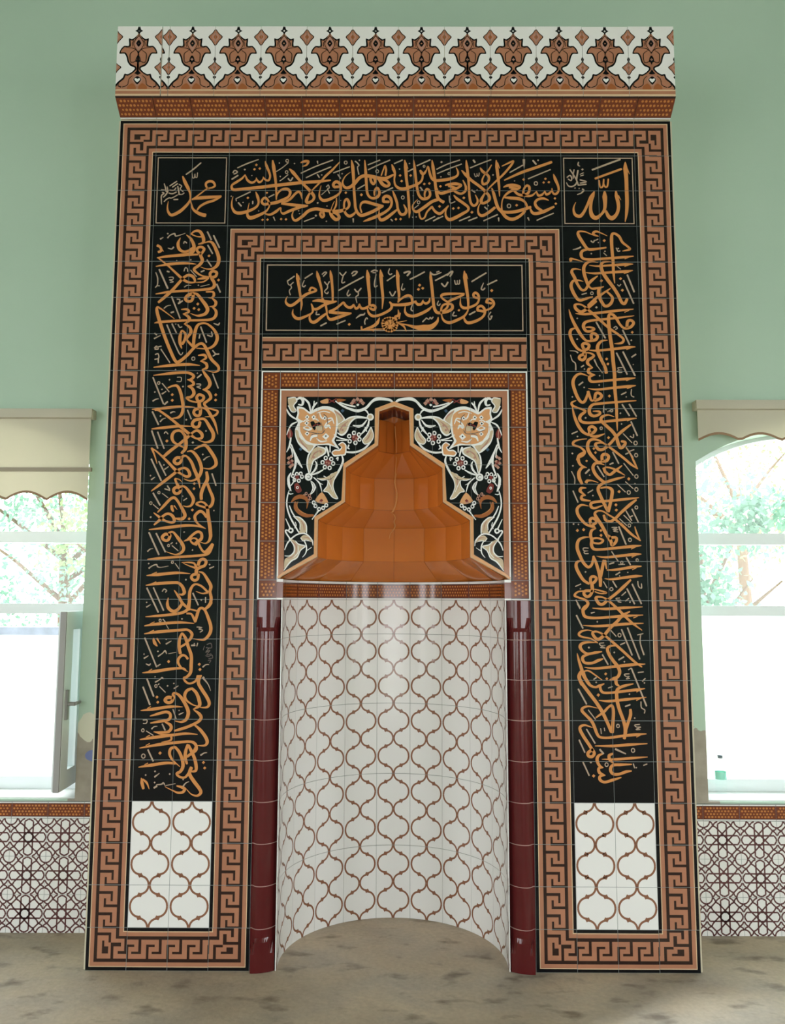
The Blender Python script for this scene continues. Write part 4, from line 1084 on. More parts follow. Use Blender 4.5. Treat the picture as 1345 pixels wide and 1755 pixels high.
Sw 6.5,9.8,9,3.3 -539,2641 -542,2620 -548,2591 -561,2564
Sw 4.9,9,15.5,4.1 -539,2608 -517,2558 -500,2517 -477,2482
Sw 4.9,10.6,11.4,5.7 -535,2604 -514,2538 -514,2492 -529,2449
Dm 18.7 -549,2533 -535,2542 -532,2517 -549,2509 -528,2498 -540,2487
Dr 13.8 -541,2517 -534,2507
Ow 7.3,6.1 -485,2451 -505,2449 -525,2439 -517,2418 -494,2414 -478,2435
Br 9.7 -503,2433
Sw 4.1,11.4 -543,2422 -549,2396
Sm 4.1,9,3.3 -312,2783 -283,2762 -270,2741
Sm 3.3,8.2,3.3 -286,2675 -270,2704 -241,2729
Bm 6.5 -270,2683 -258,2708
Sm 3.3,9,4.1 -498,2641 -477,2608 -452,2583
Sw 3.3,5.7,3.3 -301,2747 -296,2708 -304,2658
Sw 3.3,5.7,3.3 -495,2716 -492,2670 -461,2624
Sw 3.3,5.7,4.1 -406,2772 -369,2782 -336,2774
Sm 3.3,8.1,3.3 -431,2525 -415,2558 -383,2575
Bm 6.5 -382,2567 -419,2538
Sm 3.3,7.3,3.3 -151,2625 -135,2642 -122,2671
Sw 4.1,8.2,4.1 -352,2741 -327,2745 -315,2716
Sw 4.1,9,4.1 -404,2637 -383,2621 -351,2625
Sq 4.1 -369,2766 -352,2749 -348,2716
Sw 5.7 -475,2726 -462,2736 -446,2733
Sw 5.7 -426,2739 -409,2741 -397,2731
Sw 6.5,4.1 -474,2695 -456,2703 -441,2695
Sr 6.5,4.1 -425,2703 -405,2712 -384,2708
Sw 3.2,6.5,3.2 -332,2445 -316,2452 -308,2435
Sm 3.2,8.1,3.2 -344,2411 -328,2431 -312,2448
Sw 3.3,7.3,3.3 -546,2599 -533,2575 -529,2538
Sw 4.9,3.2 -365,2439 -348,2431 -328,2435
Sw 5.6,12.5,14.3,3.7 -536,2455 -548,2428 -544,2388 -533,2359
Sw 4.3,6.8,7.5,8.1,8.7,6.2 -543,2364 -553,2325 -554,2281 -539,2231 -516,2188 -489,2143
Sw 4.3,7.4,6.2 -541,2284 -527,2250 -512,2227
Sw 4.4,6.2,3.7 -534,2389 -520,2410 -514,2422
Sw 5,7.5,6.2,2.5 -418,2432 -389,2405 -380,2382 -373,2355
Sw 5.6,2.5 -392,2404 -369,2394
Fw  -434,2415 -414,2401 -404,2379 -416,2354 -436,2340 -423,2375
Sq 2.5 -427,2407 -414,2382 -426,2350
Fc  -399,2427 -355,2431 -318,2454 -290,2464 -312,2417 -316,2385 -305,2348 -291,2322 -317,2328 -342,2353 -364,2362 -348,2385 -346,2416 -374,2419
Sw 4.4 -400,2427 -374,2418 -346,2418 -347,2387 -365,2361 -342,2354 -317,2327 -291,2321 -306,2351 -316,2385 -310,2420 -289,2464
Fr  -517,2394 -501,2403 -485,2382 -478,2360 -497,2349 -513,2366
Ow 5,4 -501,2378
Om 5.6,4.7 -455,2347 -438,2337 -433,2322 -444,2311 -466,2335
Br 5 -450,2328
Sn 5,18.6,22.3,19.2,10.5,2.5 -531,2302 -512,2322 -485,2331 -458,2322 -447,2300 -451,2269
Sn 11.2,19.2,22.9,19.2,10.5 -510,2303 -508,2272 -486,2248 -452,2232 -416,2234
Sg 2.5 -497,2306 -501,2281 -486,2257 -455,2241
Fa  -373,2355 -340,2301 -375,2294 -408,2312
Dr 17.4 -376,2311
Dm 11.2 -385,2304 -376,2300
Ow 7.4,6.2 -415,2300 -406,2282 -387,2266 -366,2272 -350,2286
Sw 7.4,5 -390,2257 -422,2213
Fc  -517,2225 -486,2219 -455,2188 -450,2157 -463,2139 -491,2139 -481,2166 -486,2194
Sw 4.3,5.6,6.2,5.6 -519,2227 -486,2222 -454,2188 -450,2142
Sw 4.3,5,4.3 -514,2224 -486,2194 -485,2160
Sw 3.7,6.2,7.4 -559,2216 -544,2185 -535,2166
Bw 14.2 -531,2155
Bk 6.2 -532,2155
Sw 6.2,6.8,7.4,6.2 -528,2142 -553,2157 -557,2145 -530,2106
Sw 4.3,7.4,7.4,6.8,7.4,8,2.5 -561,2055 -546,2092 -512,2126 -482,2139 -451,2136 -422,2105 -416,2077
Fc  -481,2117 -463,2132 -438,2123 -422,2095 -453,2105 -469,2100
Sw 3.7 -480,2117 -467,2100 -453,2105 -432,2100
Sw 4.9,6.8,5.6,2.5 -463,2105 -450,2074 -452,2040 -469,2017
Fc  -540,2111 -506,2101 -490,2083 -458,2074 -477,2055 -495,2018 -523,2002 -538,1984 -562,1952 -560,2006 -529,2024 -514,2049 -515,2077
Sw 4.9,5.6,6.2,5.6,4.3 -540,2114 -515,2078 -513,2046 -534,2024 -560,2024
Sw 4.3,5.6,5.6,4.9,6.2,7.4,4.3 -507,2101 -490,2084 -456,2074 -480,2052 -497,2015 -529,1995 -563,1950
Sw 4.3,2.5 -451,2049 -423,2068
Sm 2.5,6.8,3.1 -480,2207 -467,2185 -463,2157
Sm 2.5,6.8,3.1 -331,2438 -327,2410 -333,2373
Sm 2.5,5.6,2.5 -466,2120 -447,2119 -432,2111
Sm 2.5,7.4,3.1 -524,2098 -502,2074 -505,2034
Sm 2.5,6.2,2.5 -547,2009 -529,2015 -511,2030
Sw 2.5,4.3,2.5 -493,2077 -492,2043 -514,2015
Sw 2.5,4.4,2.5 -343,2416 -330,2388 -317,2357
Sq 2.5,3.7,2.5 -355,2420 -330,2423 -312,2438
Sw 3.1,5.6,2.5 -550,2353 -538,2344 -522,2347
Sw 3.1,4.9,2.5 -510,2200 -504,2182 -513,2166
''',
'palmette': '''
Fk  600,85 632,125 668,148 632,170 610,205 660,262 720,306 775,292 768,428 850,432 905,490 932,580 842,582 804,650 782,740 732,812 662,842 652,872 702,930 770,970 828,962 854,1036 930,1106 992,1190 1008,1248 600,1248
Dw 34 600,148
Ft  600,235 650,288 712,335 745,328 738,448 838,455 882,500 908,558 822,562 778,640 752,738 706,788 632,826 624,882 690,952 768,1000 808,994 832,1062 908,1130 955,1190 968,1248 600,1248
Sk 14,10 690,330 712,390 705,445
Sk 12,14,12,10 600,235 668,330 690,400 662,470
Sk 12,16 662,470 600,570
Sk 14,14,10 640,520 690,480 770,470
Sk 10,14,10 770,470 830,452 845,448
Sk 10,14,16,12 665,520 735,575 742,650 735,725
Sk 16,14,12 735,735 690,748 600,700
Fm  600,262 650,340 660,400 640,462 600,520
Fk  600,318 645,385 600,450
Dt 28 600,385
Fk  600,620 632,650 648,730 618,745 600,785
Dm 46 600,690
Fk  600,880 628,920 655,955 600,965
Fm  600,985 668,1022 690,1080 660,1130 600,1190
Fk  600,1010 655,1045 665,1085 600,1165
Fw  600,1062 640,1045 648,1075 600,1125
Sk 10,12,12 690,1000 745,1060 760,1160
Sk 12,14,14 760,1160 800,1195 860,1215
Sk 22,18,8 880,1215 930,1190 920,1150
Fn  640,1180 690,1140 760,1190 770,1248 620,1248
Fk  1005,120 944,192 876,262 938,342 1005,430
Ft  1005,138 954,200 894,262 948,334 1005,412
Fm  1005,180 938,262 1005,360
Fn  1005,222 970,262 1005,310
Fk  1005,655 980,690 992,735 950,785 886,840 948,912 1005,988
Ft  1005,752 958,795 904,840 956,902 1005,968
Fm  1005,780 944,840 1005,920
Fn  1005,808 980,840 1005,880
Fk  1005,1000 974,1025 1005,1062
''',
}


# ------------------------------------------------------------------ helpers
def srgb(r, g, b):
    f = lambda c: (c / 255 / 12.92) if c <= 10.3 else ((c / 255 + 0.055) / 1.055) ** 2.4
    return (f(r), f(g), f(b), 1)


def material(name, rgb, rough=0.5, spec=0.5, bump=0.0, bump_scale=40, vary=0.0, vary_scale=6.0, coat=0.0):
    m = bpy.data.materials.new(name); m.use_nodes = True
    nt = m.node_tree; p = nt.nodes['Principled BSDF']
    p.inputs['Base Color'].default_value = srgb(*rgb)
    p.inputs['Roughness'].default_value = rough
    p.inputs['Specular IOR Level'].default_value = spec
    p.inputs['Coat Weight'].default_value = coat
    p.inputs['Coat Roughness'].default_value = 0.05
    tc = nt.nodes.new('ShaderNodeTexCoord')
    if vary:
        n = nt.nodes.new('ShaderNodeTexNoise'); n.inputs['Scale'].default_value = vary_scale; n.inputs['Detail'].default_value = 6
        nt.links.new(tc.outputs['Object'], n.inputs['Vector'])
        mx = nt.nodes.new('ShaderNodeMix'); mx.data_type = 'RGBA'; mx.blend_type = 'MULTIPLY'; mx.inputs[0].default_value = 1
        rp = nt.nodes.new('ShaderNodeValToRGB')
        rp.color_ramp.elements[0].position = 0.3; rp.color_ramp.elements[1].position = 0.7
        rp.color_ramp.elements[0].color = (1 - vary,) * 3 + (1,); rp.color_ramp.elements[1].color = (1, 1, 1, 1)
        nt.links.new(n.outputs['Fac'], rp.inputs['Fac'])
        mx.inputs[6].default_value = srgb(*rgb)
        nt.links.new(rp.outputs['Color'], mx.inputs[7]); nt.links.new(mx.outputs[2], p.inputs['Base Color'])
    if bump:
        n = nt.nodes.new('ShaderNodeTexNoise'); n.inputs['Scale'].default_value = bump_scale; n.inputs['Detail'].default_value = 3
        nt.links.new(tc.outputs['Object'], n.inputs['Vector'])
        b = nt.nodes.new('ShaderNodeBump'); b.inputs['Strength'].default_value = bump; b.inputs['Distance'].default_value = 0.02
        nt.links.new(n.outputs['Fac'], b.inputs['Height']); nt.links.new(b.outputs['Normal'], p.inputs['Normal'])
    return m


GL = dict(rough=0.12, spec=0.5, bump=0.03, bump_scale=7)
M = {
    'black': material('black_glaze', (7, 9, 14), rough=0.12, spec=0.36, bump=0.03, bump_scale=7),
    'dark': material('dark_brown_glaze', (44, 27, 22), **GL),
    'tan': material('tan_glaze', (174, 119, 92), vary=0.12, vary_scale=9, **GL),
    'light': material('pale_edge_glaze', (212, 182, 148), **GL),
    'white': material('white_glaze', (230, 228, 226), rough=0.22, spec=0.45, bump=0.03, bump_scale=7),
    'ogee': material('brown_line_glaze', (136, 92, 70), **GL),
    'star': material('maroon_line_glaze', (98, 62, 62), **GL),
    'rust': material('rust_brown_glaze', (112, 54, 30), **GL),
    'amber': material('amber_dot_glaze', (190, 120, 58), **GL),
    'gold': material('gold_ink_glaze', (204, 136, 78), **GL),
    'pale': material('pale_ink_glaze', (176, 152, 132), **GL),
    'maroon': material('maroon_glaze', (88, 24, 26), vary=0.12, vary_scale=12, rough=0.1, spec=0.45, bump=0.03, bump_scale=9),
    'orange': material('orange_brown_glaze', (204, 116, 46), vary=0.12, vary_scale=4, **GL),
    'cream': material('cream_leaf_glaze', (206, 184, 154), vary=0.18, vary_scale=40, **GL),
    'mauve': material('mauve_glaze', (178, 132, 116), **GL),
    'wine': material('wine_red_glaze', (120, 50, 48), **GL),
    'blue': material('slate_blue_glaze', (62, 82, 104), **GL),
    'apricot': material('apricot_glaze', (216, 158, 110), vary=0.1, vary_scale=30, **GL),
    'umber': material('umber_orange_glaze', (156, 92, 52), **GL),
    'faint': material('faint_brown_glaze', (96, 84, 80), **GL),
    'soffit': material('matt_rust_soffit', (104, 50, 30), rough=0.55, spec=0.2),
    'grout': material('grey_grout', (146, 150, 148), rough=0.9, spec=0.1),
    'greengrout': material('greenish_grout', (120, 126, 118), rough=0.9, spec=0.1),
    'mortar': material('maroon_joint_mortar', (186, 150, 142), rough=0.8, spec=0.2),
    'plaster': material('cream_edge_plaster', (214, 204, 178), rough=0.85, spec=0.2, vary=0.1),
    'crack': material('crack_filler', (214, 150, 88), rough=0.7, spec=0.2),
    'pvc': material('white_window_plastic', (226, 232, 234), rough=0.35),
    'pvcgrey': material('grey_window_plastic', (150, 148, 146), rough=0.5),
    'blind': material('cream_blind_fabric', (226, 220, 204), rough=0.9, spec=0.1, vary=0.06, vary_scale=3),
    'blindtrim': material('brown_blind_braid', (150, 122, 98), rough=0.9, spec=0.1),
    'blindbar': material('beige_blind_bar', (150, 138, 118), rough=0.5),
    'stone': material('white_sill_stone', (214, 218, 214), rough=0.35, vary=0.12, vary_scale=14),
    'ceiling': material('ceiling_paint', (132, 142, 126), rough=0.9, spec=0.1),
    'bark': material('tree_bark', (110, 92, 74), rough=0.9, vary=0.3, vary_scale=20),
    'leaf1': material('leaf_green', (120, 150, 96), rough=0.6),
    'leaf2': material('leaf_blue_green', (108, 142, 122), rough=0.6),
    'render_wall': material('white_garden_render', (236, 234, 228), rough=0.9),
    'slate': material('grey_roof_slate', (120, 124, 140), rough=0.8, vary=0.3, vary_scale=8),
    'bluewall': material('pale_blue_render', (186, 206, 218), rough=0.9),
    'pink': material('pink_paving', (226, 176, 168), rough=0.9),
    'ground_out': material('pale_concrete_yard', (226, 224, 216), rough=0.9, vary=0.1),
    'label': material('grey_bottle_cap', (92, 104, 112), rough=0.4),
    'greenbase': material('green_bottle_wrapper', (150, 220, 200), rough=0.2),
}
# leaves let light through
for k in ('leaf1', 'leaf2', 'blind'):
    nt = M[k].node_tree; p = nt.nodes['Principled BSDF']; out = nt.nodes['Material Output']
    tl = nt.nodes.new('ShaderNodeBsdfTranslucent'); tl.inputs['Color'].default_value = p.inputs['Base Color'].default_value
    ms = nt.nodes.new('ShaderNodeMixShader'); ms.inputs[0].default_value = 0.4
    nt.links.new(p.outputs[0], ms.inputs[1]); nt.links.new(tl.outputs[0], ms.inputs[2]); nt.links.new(ms.outputs[0], out.inputs['Surface'])


def glass_mat(name, tint, amount=1.0):
    m = bpy.data.materials.new(name); m.use_nodes = True; nt = m.node_tree
    out = nt.nodes['Material Output']; nt.nodes.remove(nt.nodes['Principled BSDF'])
    t = nt.nodes.new('ShaderNodeBsdfTransparent'); t.inputs['Color'].default_value = tint
    g = nt.nodes.new('ShaderNodeBsdfGlossy'); g.inputs['Roughness'].default_value = 0.02
    f = nt.nodes.new('ShaderNodeFresnel'); f.inputs['IOR'].default_value = 1.45
    ms = nt.nodes.new('ShaderNodeMixShader')
    k = nt.nodes.new('ShaderNodeMath'); k.operation = 'MULTIPLY'
    geo = nt.nodes.new('ShaderNodeNewGeometry'); fr = nt.nodes.new('ShaderNodeMath'); fr.operation = 'MULTIPLY_ADD'
    fr.inputs[1].default_value = -amount; fr.inputs[2].default_value = amount       # only the entry face reflects
    nt.links.new(geo.outputs['Backfacing'], fr.inputs[0]); nt.links.new(fr.outputs[0], k.inputs[1])
    nt.links.new(f.outputs[0], k.inputs[0]); nt.links.new(k.outputs[0], ms.inputs[0]); nt.links.new(t.outputs[0], ms.inputs[1]); nt.links.new(g.outputs[0], ms.inputs[2])
    nt.links.new(ms.outputs[0], out.inputs['Surface'])
    return m


M['glass'] = glass_mat('window_glass', (0.96, 0.99, 0.99, 1))
M['bottle'] = glass_mat('clear_bottle_plastic', (0.985, 1.0, 0.995, 1), 0.22)


def wall_material():
    """Mint paint; bare grey plaster round the sill ends beside the mihrab, a smear of blue paint on the left one."""
    m = bpy.data.materials.new('mint_wall_paint'); m.use_nodes = True; nt = m.node_tree; N = nt.nodes; L = nt.links
    p = N['Principled BSDF']; p.inputs['Roughness'].default_value = 0.55; p.inputs['Specular IOR Level'].default_value = 0.25
    tc = N.new('ShaderNodeTexCoord')
    n1 = N.new('ShaderNodeTexNoise'); n1.inputs['Scale'].default_value = 1.6; n1.inputs['Detail'].default_value = 5
    L.new(tc.outputs['Object'], n1.inputs['Vector'])
    c1 = N.new('ShaderNodeMix'); c1.data_type = 'RGBA'
    c1.inputs[6].default_value = srgb(168, 192, 174); c1.inputs[7].default_value = srgb(180, 202, 184)
    L.new(n1.outputs['Fac'], c1.inputs[0])
    sep = N.new('ShaderNodeSeparateXYZ'); L.new(tc.outputs['Object'], sep.inputs[0])
    n2 = N.new('ShaderNodeTexNoise'); n2.inputs['Scale'].default_value = 9; n2.inputs['Detail'].default_value = 6
    L.new(tc.outputs['Object'], n2.inputs['Vector'])

    def mth(op, a, b=None, c=None):
        q = N.new('ShaderNodeMath'); q.operation = op; q.use_clamp = False
        for i, v in enumerate((a, b, c)):
            if v is None: continue
            if isinstance(v, (int, float)): q.inputs[i].default_value = v
            else: L.new(v, q.inputs[i])
        return q.outputs[0]
    wob = mth('MULTIPLY', mth('SUBTRACT', n2.outputs['Fac'], 0.5), 0.5)
    low = mth('GREATER_THAN', 1.10, mth('ADD', sep.outputs['Z'], wob))
    near = mth('LESS_THAN', mth('ABSOLUTE', sep.outputs['X']), 1.80)
    mask = mth('MULTIPLY', low, near)
    c2 = N.new('ShaderNodeMix'); c2.data_type = 'RGBA'; L.new(mask, c2.inputs[0])
    n3 = N.new('ShaderNodeTexNoise'); n3.inputs['Scale'].default_value = 14; n3.inputs['Detail'].default_value = 8
    L.new(tc.outputs['Object'], n3.inputs['Vector'])
    cp = N.new('ShaderNodeMix'); cp.data_type = 'RGBA'
    cp.inputs[6].default_value = srgb(128, 120, 108); cp.inputs[7].default_value = srgb(176, 168, 154)
    L.new(n3.outputs['Fac'], cp.inputs[0])
    L.new(c1.outputs[2], c2.inputs[6]); L.new(cp.outputs[2], c2.inputs[7])

    def blob(cx, cz, rx, rz, last, rgb):
        dx = mth('DIVIDE', mth('SUBTRACT', sep.outputs['X'], cx), rx); dz = mth('DIVIDE', mth('SUBTRACT', sep.outputs['Z'], cz), rz)
        d = mth('ADD', mth('ADD', mth('MULTIPLY', dx, dx), mth('MULTIPLY', dz, dz)), mth('MULTIPLY', wob, 4))
        c = N.new('ShaderNodeMix'); c.data_type = 'RGBA'; L.new(mth('LESS_THAN', d, 1.0), c.inputs[0])
        L.new(last, c.inputs[6]); c.inputs[7].default_value = srgb(*rgb)
        return c.outputs[2]
    o = blob(-1.70, 1.09, 0.06, 0.08, c2.outputs[2], (206, 204, 184))
    o = blob(-1.655, 0.935, 0.055, 0.03, o, (112, 122, 168))
    L.new(o, p.inputs['Base Color'])
    b = N.new('ShaderNodeBump'); b.inputs['Strength'].default_value = 0.12; b.inputs['Distance'].default_value = 0.02
    L.new(n2.outputs['Fac'], b.inputs['Height']); L.new(b.outputs['Normal'], p.inputs['Normal'])
    return m


def floor_material():
    m = bpy.data.materials.new('bare_screed_floor'); m.use_nodes = True; nt = m.node_tree; N = nt.nodes; L = nt.links
    p = N['Principled BSDF']; p.inputs['Roughness'].default_value = 0.6; p.inputs['Specular IOR Level'].default_value = 0.3
    tc = N.new('ShaderNodeTexCoord')

    def noise(scale, det, stretch=None):
        n = N.new('ShaderNodeTexNoise'); n.inputs['Scale'].default_value = scale; n.inputs['Detail'].default_value = det
        mp = N.new('ShaderNodeMapping'); L.new(tc.outputs['Object'], mp.inputs['Vector'])
        if stretch: mp.inputs['Scale'].default_value = stretch
        L.new(mp.outputs[0], n.inputs['Vector']); return n.outputs['Fac']

    def ramp(fac, stops):
        r = N.new('ShaderNodeValToRGB'); L.new(fac, r.inputs['Fac'])
        e = r.color_ramp.elements
        e[0].position, e[0].color = stops[0]; e[1].position, e[1].color = stops[1]
        for ps, c in stops[2:]:
            q = e.new(ps); q.color = c
        return r.outputs['Color']

    def mix(kind, a, b, f=1.0):
        x = N.new('ShaderNodeMix'); x.data_type = 'RGBA'; x.blend_type = kind
        if isinstance(f, float): x.inputs[0].default_value = f
        else: L.new(f, x.inputs[0])
        L.new(a, x.inputs[6]); L.new(b, x.inputs[7]); return x.outputs[2]
    base = ramp(noise(1.6, 6), [(0.32, srgb(182, 164, 142)), (0.68, srgb(212, 194, 170))])
    grey = ramp(noise(2.4, 8, (1, 1.6, 1)), [(0.40, (1, 1, 1, 1)), (0.64, (0.80, 0.84, 0.92, 1))])
    dirt = ramp(noise(6, 10, (0.8, 1.5, 1)), [(0.565, (1, 1, 1, 1)), (0.70, (0.50, 0.48, 0.47, 1))])
    fine = ramp(noise(45, 4), [(0.3, (0.90, 0.90, 0.90, 1)), (0.7, (1.05, 1.05, 1.05, 1))])
    col = mix('MULTIPLY', mix('MULTIPLY', mix('MULTIPLY', base, grey), dirt), fine)
    L.new(col, p.inputs['Base Color'])
    b = N.new('ShaderNodeBump'); b.inputs['Strength'].default_value = 0.25; b.inputs['Distance'].default_value = 0.02
    L.new(noise(14, 8), b.inputs['Height']); L.new(b.outputs['Normal'], p.inputs['Normal'])
    return m


M['wall'] = wall_material()
M['floor'] = floor_material()


def link(name, mesh, parent=None, loc=(0, 0, 0), rot=(0, 0, 0)):
    o = bpy.data.objects.new(name, mesh); COL.objects.link(o)
    o.location = loc; o.rotation_euler = rot
    if parent is not None: o.parent = parent
    return o


def empty(name, loc=(0, 0, 0)):
    o = bpy.data.objects.new(name, None); COL.objects.link(o); o.location = loc; o.empty_display_size = 0.2
    return o


def tag(o, label=None, cat=None, group=None, kind=None):
    if label: o['label'] = label
    if cat: o['category'] = cat
    if group: o['group'] = group
    if kind: o['kind'] = kind
    return o


class MB:
    """Collects polygons with material names, then builds one mesh."""
    def __init__(s):
        s.v = []; s.f = []; s.m = []; s.names = []; s.smooth = []

    def mi(s, name):
        if name not in s.names: s.names.append(name)
        return s.names.index(name)

    def poly(s, pts, mat, smooth=False):
        i = len(s.v); s.v.extend([tuple(p) for p in pts]); s.f.append(tuple(range(i, i + len(pts)))); s.m.append(s.mi(mat)); s.smooth.append(smooth)

    def box(s, x0, x1, y0, y1, z0, z1, mat):
        i = len(s.v)
        s.v.extend([(x0, y0, z0), (x1, y0, z0), (x1, y1, z0), (x0, y1, z0), (x0, y0, z1), (x1, y0, z1), (x1, y1, z1), (x0, y1, z1)])
        for f in ((0, 1, 5, 4), (1, 2, 6, 5), (2, 3, 7, 6), (3, 0, 4, 7), (4, 5, 6, 7), (3, 2, 1, 0)):
            s.f.append(tuple(i + k for k in f)); s.m.append(s.mi(mat)); s.smooth.append(False)

    def grid(s, rows, mat, smooth=True, flip=False):
        """rows: list of equally long point lists."""
        i = len(s.v); n = len(rows[0])
        for r in rows: s.v.extend([tuple(p) for p in r])
        for a in range(len(rows) - 1):
            for b in range(n - 1):
                q = (i + a * n + b, i + a * n + b + 1, i + (a + 1) * n + b + 1, i + (a + 1) * n + b)
                s.f.append(q[::-1] if flip else q); s.m.append(s.mi(mat)); s.smooth.append(smooth)

    def tube(s, pts, r, mat, n=8):
        pts = [Vector(p) for p in pts]; rows = []
        rr = r if isinstance(r, (list, tuple)) else [r] * len(pts)
        for k, p in enumerate(pts):
            t = (pts[min(k + 1, len(pts) - 1)] - pts[max(k - 1, 0)]).normalized()
            u = t.cross(Vector((0.31, 0.47, 0.83))).normalized(); w = t.cross(u)
            rows.append([p + (u * math.cos(a) + w * math.sin(a)) * rr[k] for a in [2 * math.pi * j / n for j in range(n + 1)]])
        s.grid(rows, mat)
        s.poly(rows[0][:-1], mat); s.poly(rows[-1][:-1][::-1], mat)

    def lathe(s, prof, mat, n=20, c=(0, 0, 0)):
        s.grid([[(c[0] + r * math.cos(a), c[1] + r * math.sin(a), c[2] + z) for a in [2 * math.pi * j / n for j in range(n + 1)]] for r, z in prof], mat)

    def mesh(s, name, merge=False):
        me = bpy.data.meshes.new(name)
        me.from_pydata(s.v, [], s.f)
        for n in s.names: me.materials.append(M[n])
        me.polygons.foreach_set('material_index', s.m)
        me.polygons.foreach_set('use_smooth', s.smooth)
        if merge:
            b = bmesh.new(); b.from_mesh(me); bmesh.ops.remove_doubles(b, verts=b.verts, dist=1e-5); b.to_mesh(me); b.free()
        me.update()
        return me

    def build(s, name, parent=None, loc=(0, 0, 0), rot=(0, 0, 0), merge=False):
        return link(name, s.mesh(name, merge), parent, loc, rot)


# ------------------------------------------------------------------ painted line work (flat glaze, laid on the tile faces)
INK = {'g': 'gold', 'p': 'pale', 'q': 'faint', 'k': 'black', 'w': 'white', 't': 'tan', 'c': 'cream', 'r': 'wine', 'm': 'mauve', 'n': 'umber', 'u': 'blue', 'a': 'apricot'}


def smooth_path(pts, wid, sub=5):
    if len(wid) != len(pts):
        wid = [wid[0] + 0.0] * len(pts) if len(wid) == 1 else [
            wid[min(int(t), len(wid) - 1)] + (wid[min(int(t) + 1, len(wid) - 1)] - wid[min(int(t), len(wid) - 1)]) * (t - int(t))
            for t in [i * (len(wid) - 1) / (len(pts) - 1) for i in range(len(pts))]]
    if len(pts) == 2: return pts, wid
    P, W = [], []
    for i in range(len(pts) - 1):
        p0 = pts[max(i - 1, 0)]; p1 = pts[i]; p2 = pts[i + 1]; p3 = pts[min(i + 2, len(pts) - 1)]
        for k in range(sub):
            t = k / sub
            h = lambda a, b, c, d: 0.5 * (2 * b + (c - a) * t + (2 * a - 5 * b + 4 * c - d) * t * t + (3 * b - a - 3 * c + d) * t ** 3)
            P.append((h(p0[0], p1[0], p2[0], p3[0]), h(p0[1], p1[1], p2[1], p3[1]))); W.append(wid[i] + (wid[i + 1] - wid[i]) * t)
    P.append(pts[-1]); W.append(wid[-1])
    return P, W


def ribbon(pts, wid, sub=5):
    """Quads along a path with varying width; 2-D."""
    P, W = smooth_path(pts, wid, sub)
    L, R = [], []
    for i, p in enumerate(P):
        a = P[max(i - 1, 0)]; b = P[min(i + 1, len(P) - 1)]
        dx, dz = b[0] - a[0], b[1] - a[1]; l = math.hypot(dx, dz) or 1
        nx, nz = -dz / l * W[i] / 2, dx / l * W[i] / 2
        L.append((p[0] + nx, p[1] + nz)); R.append((p[0] - nx, p[1] - nz))
    out = [(R[i], R[i + 1], L[i + 1], L[i]) for i in range(len(P) - 1)]
    for e, d in ((0, 1), (-1, -2)):                                  # rounded ends on the thick ones
        w = W[e] / 2
        if w > 2.5 / 1000 * 1000 * 0.8:
            px, pz = P[e]; dx, dz = px - P[d][0], pz - P[d][1]; l = math.hypot(dx, dz) or 1
            tx, tz = dx / l * w * 0.45, dz / l * w * 0.45
            q = [L[e], (L[e][0] * .6 + px * .4 + tx, L[e][1] * .6 + pz * .4 + tz), (R[e][0] * .6 + px * .4 + tx, R[e][1] * .6 + pz * .4 + tz), R[e]]
            out.append(tuple(q))
    return out


def disc(x, z, r, n=10):
    return tuple((x + r * math.cos(2 * math.pi * k / n), z + r * math.sin(2 * math.pi * k / n)) for k in range(n))


def art_polys(text, sub=5):
    """-> list of (material, [2-D polygons]) in drawing order, in the text's own units."""
    res = []
    for ln in text.strip().splitlines():
        head, par, *pts = ln.split(' ')
        kind, col = head[0], INK[head[1]]
        par = [float(v) for v in par.split(',')] if par else []
        pts = [tuple(float(c) for c in p.split(',')) for p in pts if p]
        if kind == 'S': polys = ribbon(pts, par, sub)
        elif kind == 'D': polys = [((x, z + par[0] * .56), (x + par[0] * .56, z + par[0] * .06), (x + par[0] * .04, z - par[0] * .56), (x - par[0] * .56, z - par[0] * .04)) for x, z in pts]
        elif kind == 'B': polys = [disc(x, z, par[0], 16) for x, z in pts]
        elif kind == 'O':
            polys = []
            for x, z in pts:
                polys += ribbon([(x + par[0] * math.cos(a), z + par[0] * 1.15 * math.sin(a)) for a in [2 * math.pi * k / 10 for k in range(11)]], [par[1]], 1)
        elif kind == 'F':
            n = len(pts); sm = []
            for i in range(n):
                p0, p1, p2, p3 = pts[i - 1], pts[i], pts[(i + 1) % n], pts[(i + 2) % n]
                for k in range(3):
                    t = k / 3
                    h = lambda a, b, c, d: 0.5 * (2 * b + (c - a) * t * .7 + (2 * a - 5 * b + 4 * c - d) * t * t * .7 + (3 * b - a - 3 * c + d) * t ** 3 * .7) + 0.0
                    # cardinal spline, tension 0.35
                    s = 0.35; t2, t3 = t * t, t ** 3
                    hh = lambda a, b, c, d: (2 * t3 - 3 * t2 + 1) * b + (t3 - 2 * t2 + t) * s * (c - a) + (-2 * t3 + 3 * t2) * c + (t3 - t2) * s * (d - b)
                    sm.append((hh(p0[0], p1[0], p2[0], p3[0]), hh(p0[1], p1[1], p2[1], p3[1])))
            polys = [tuple(sm)]
        res.append((col, polys))
    return res


def area2(p):
    return sum(p[i][0] * p[(i + 1) % len(p)][1] - p[(i + 1) % len(p)][0] * p[i][1] for i in range(len(p)))


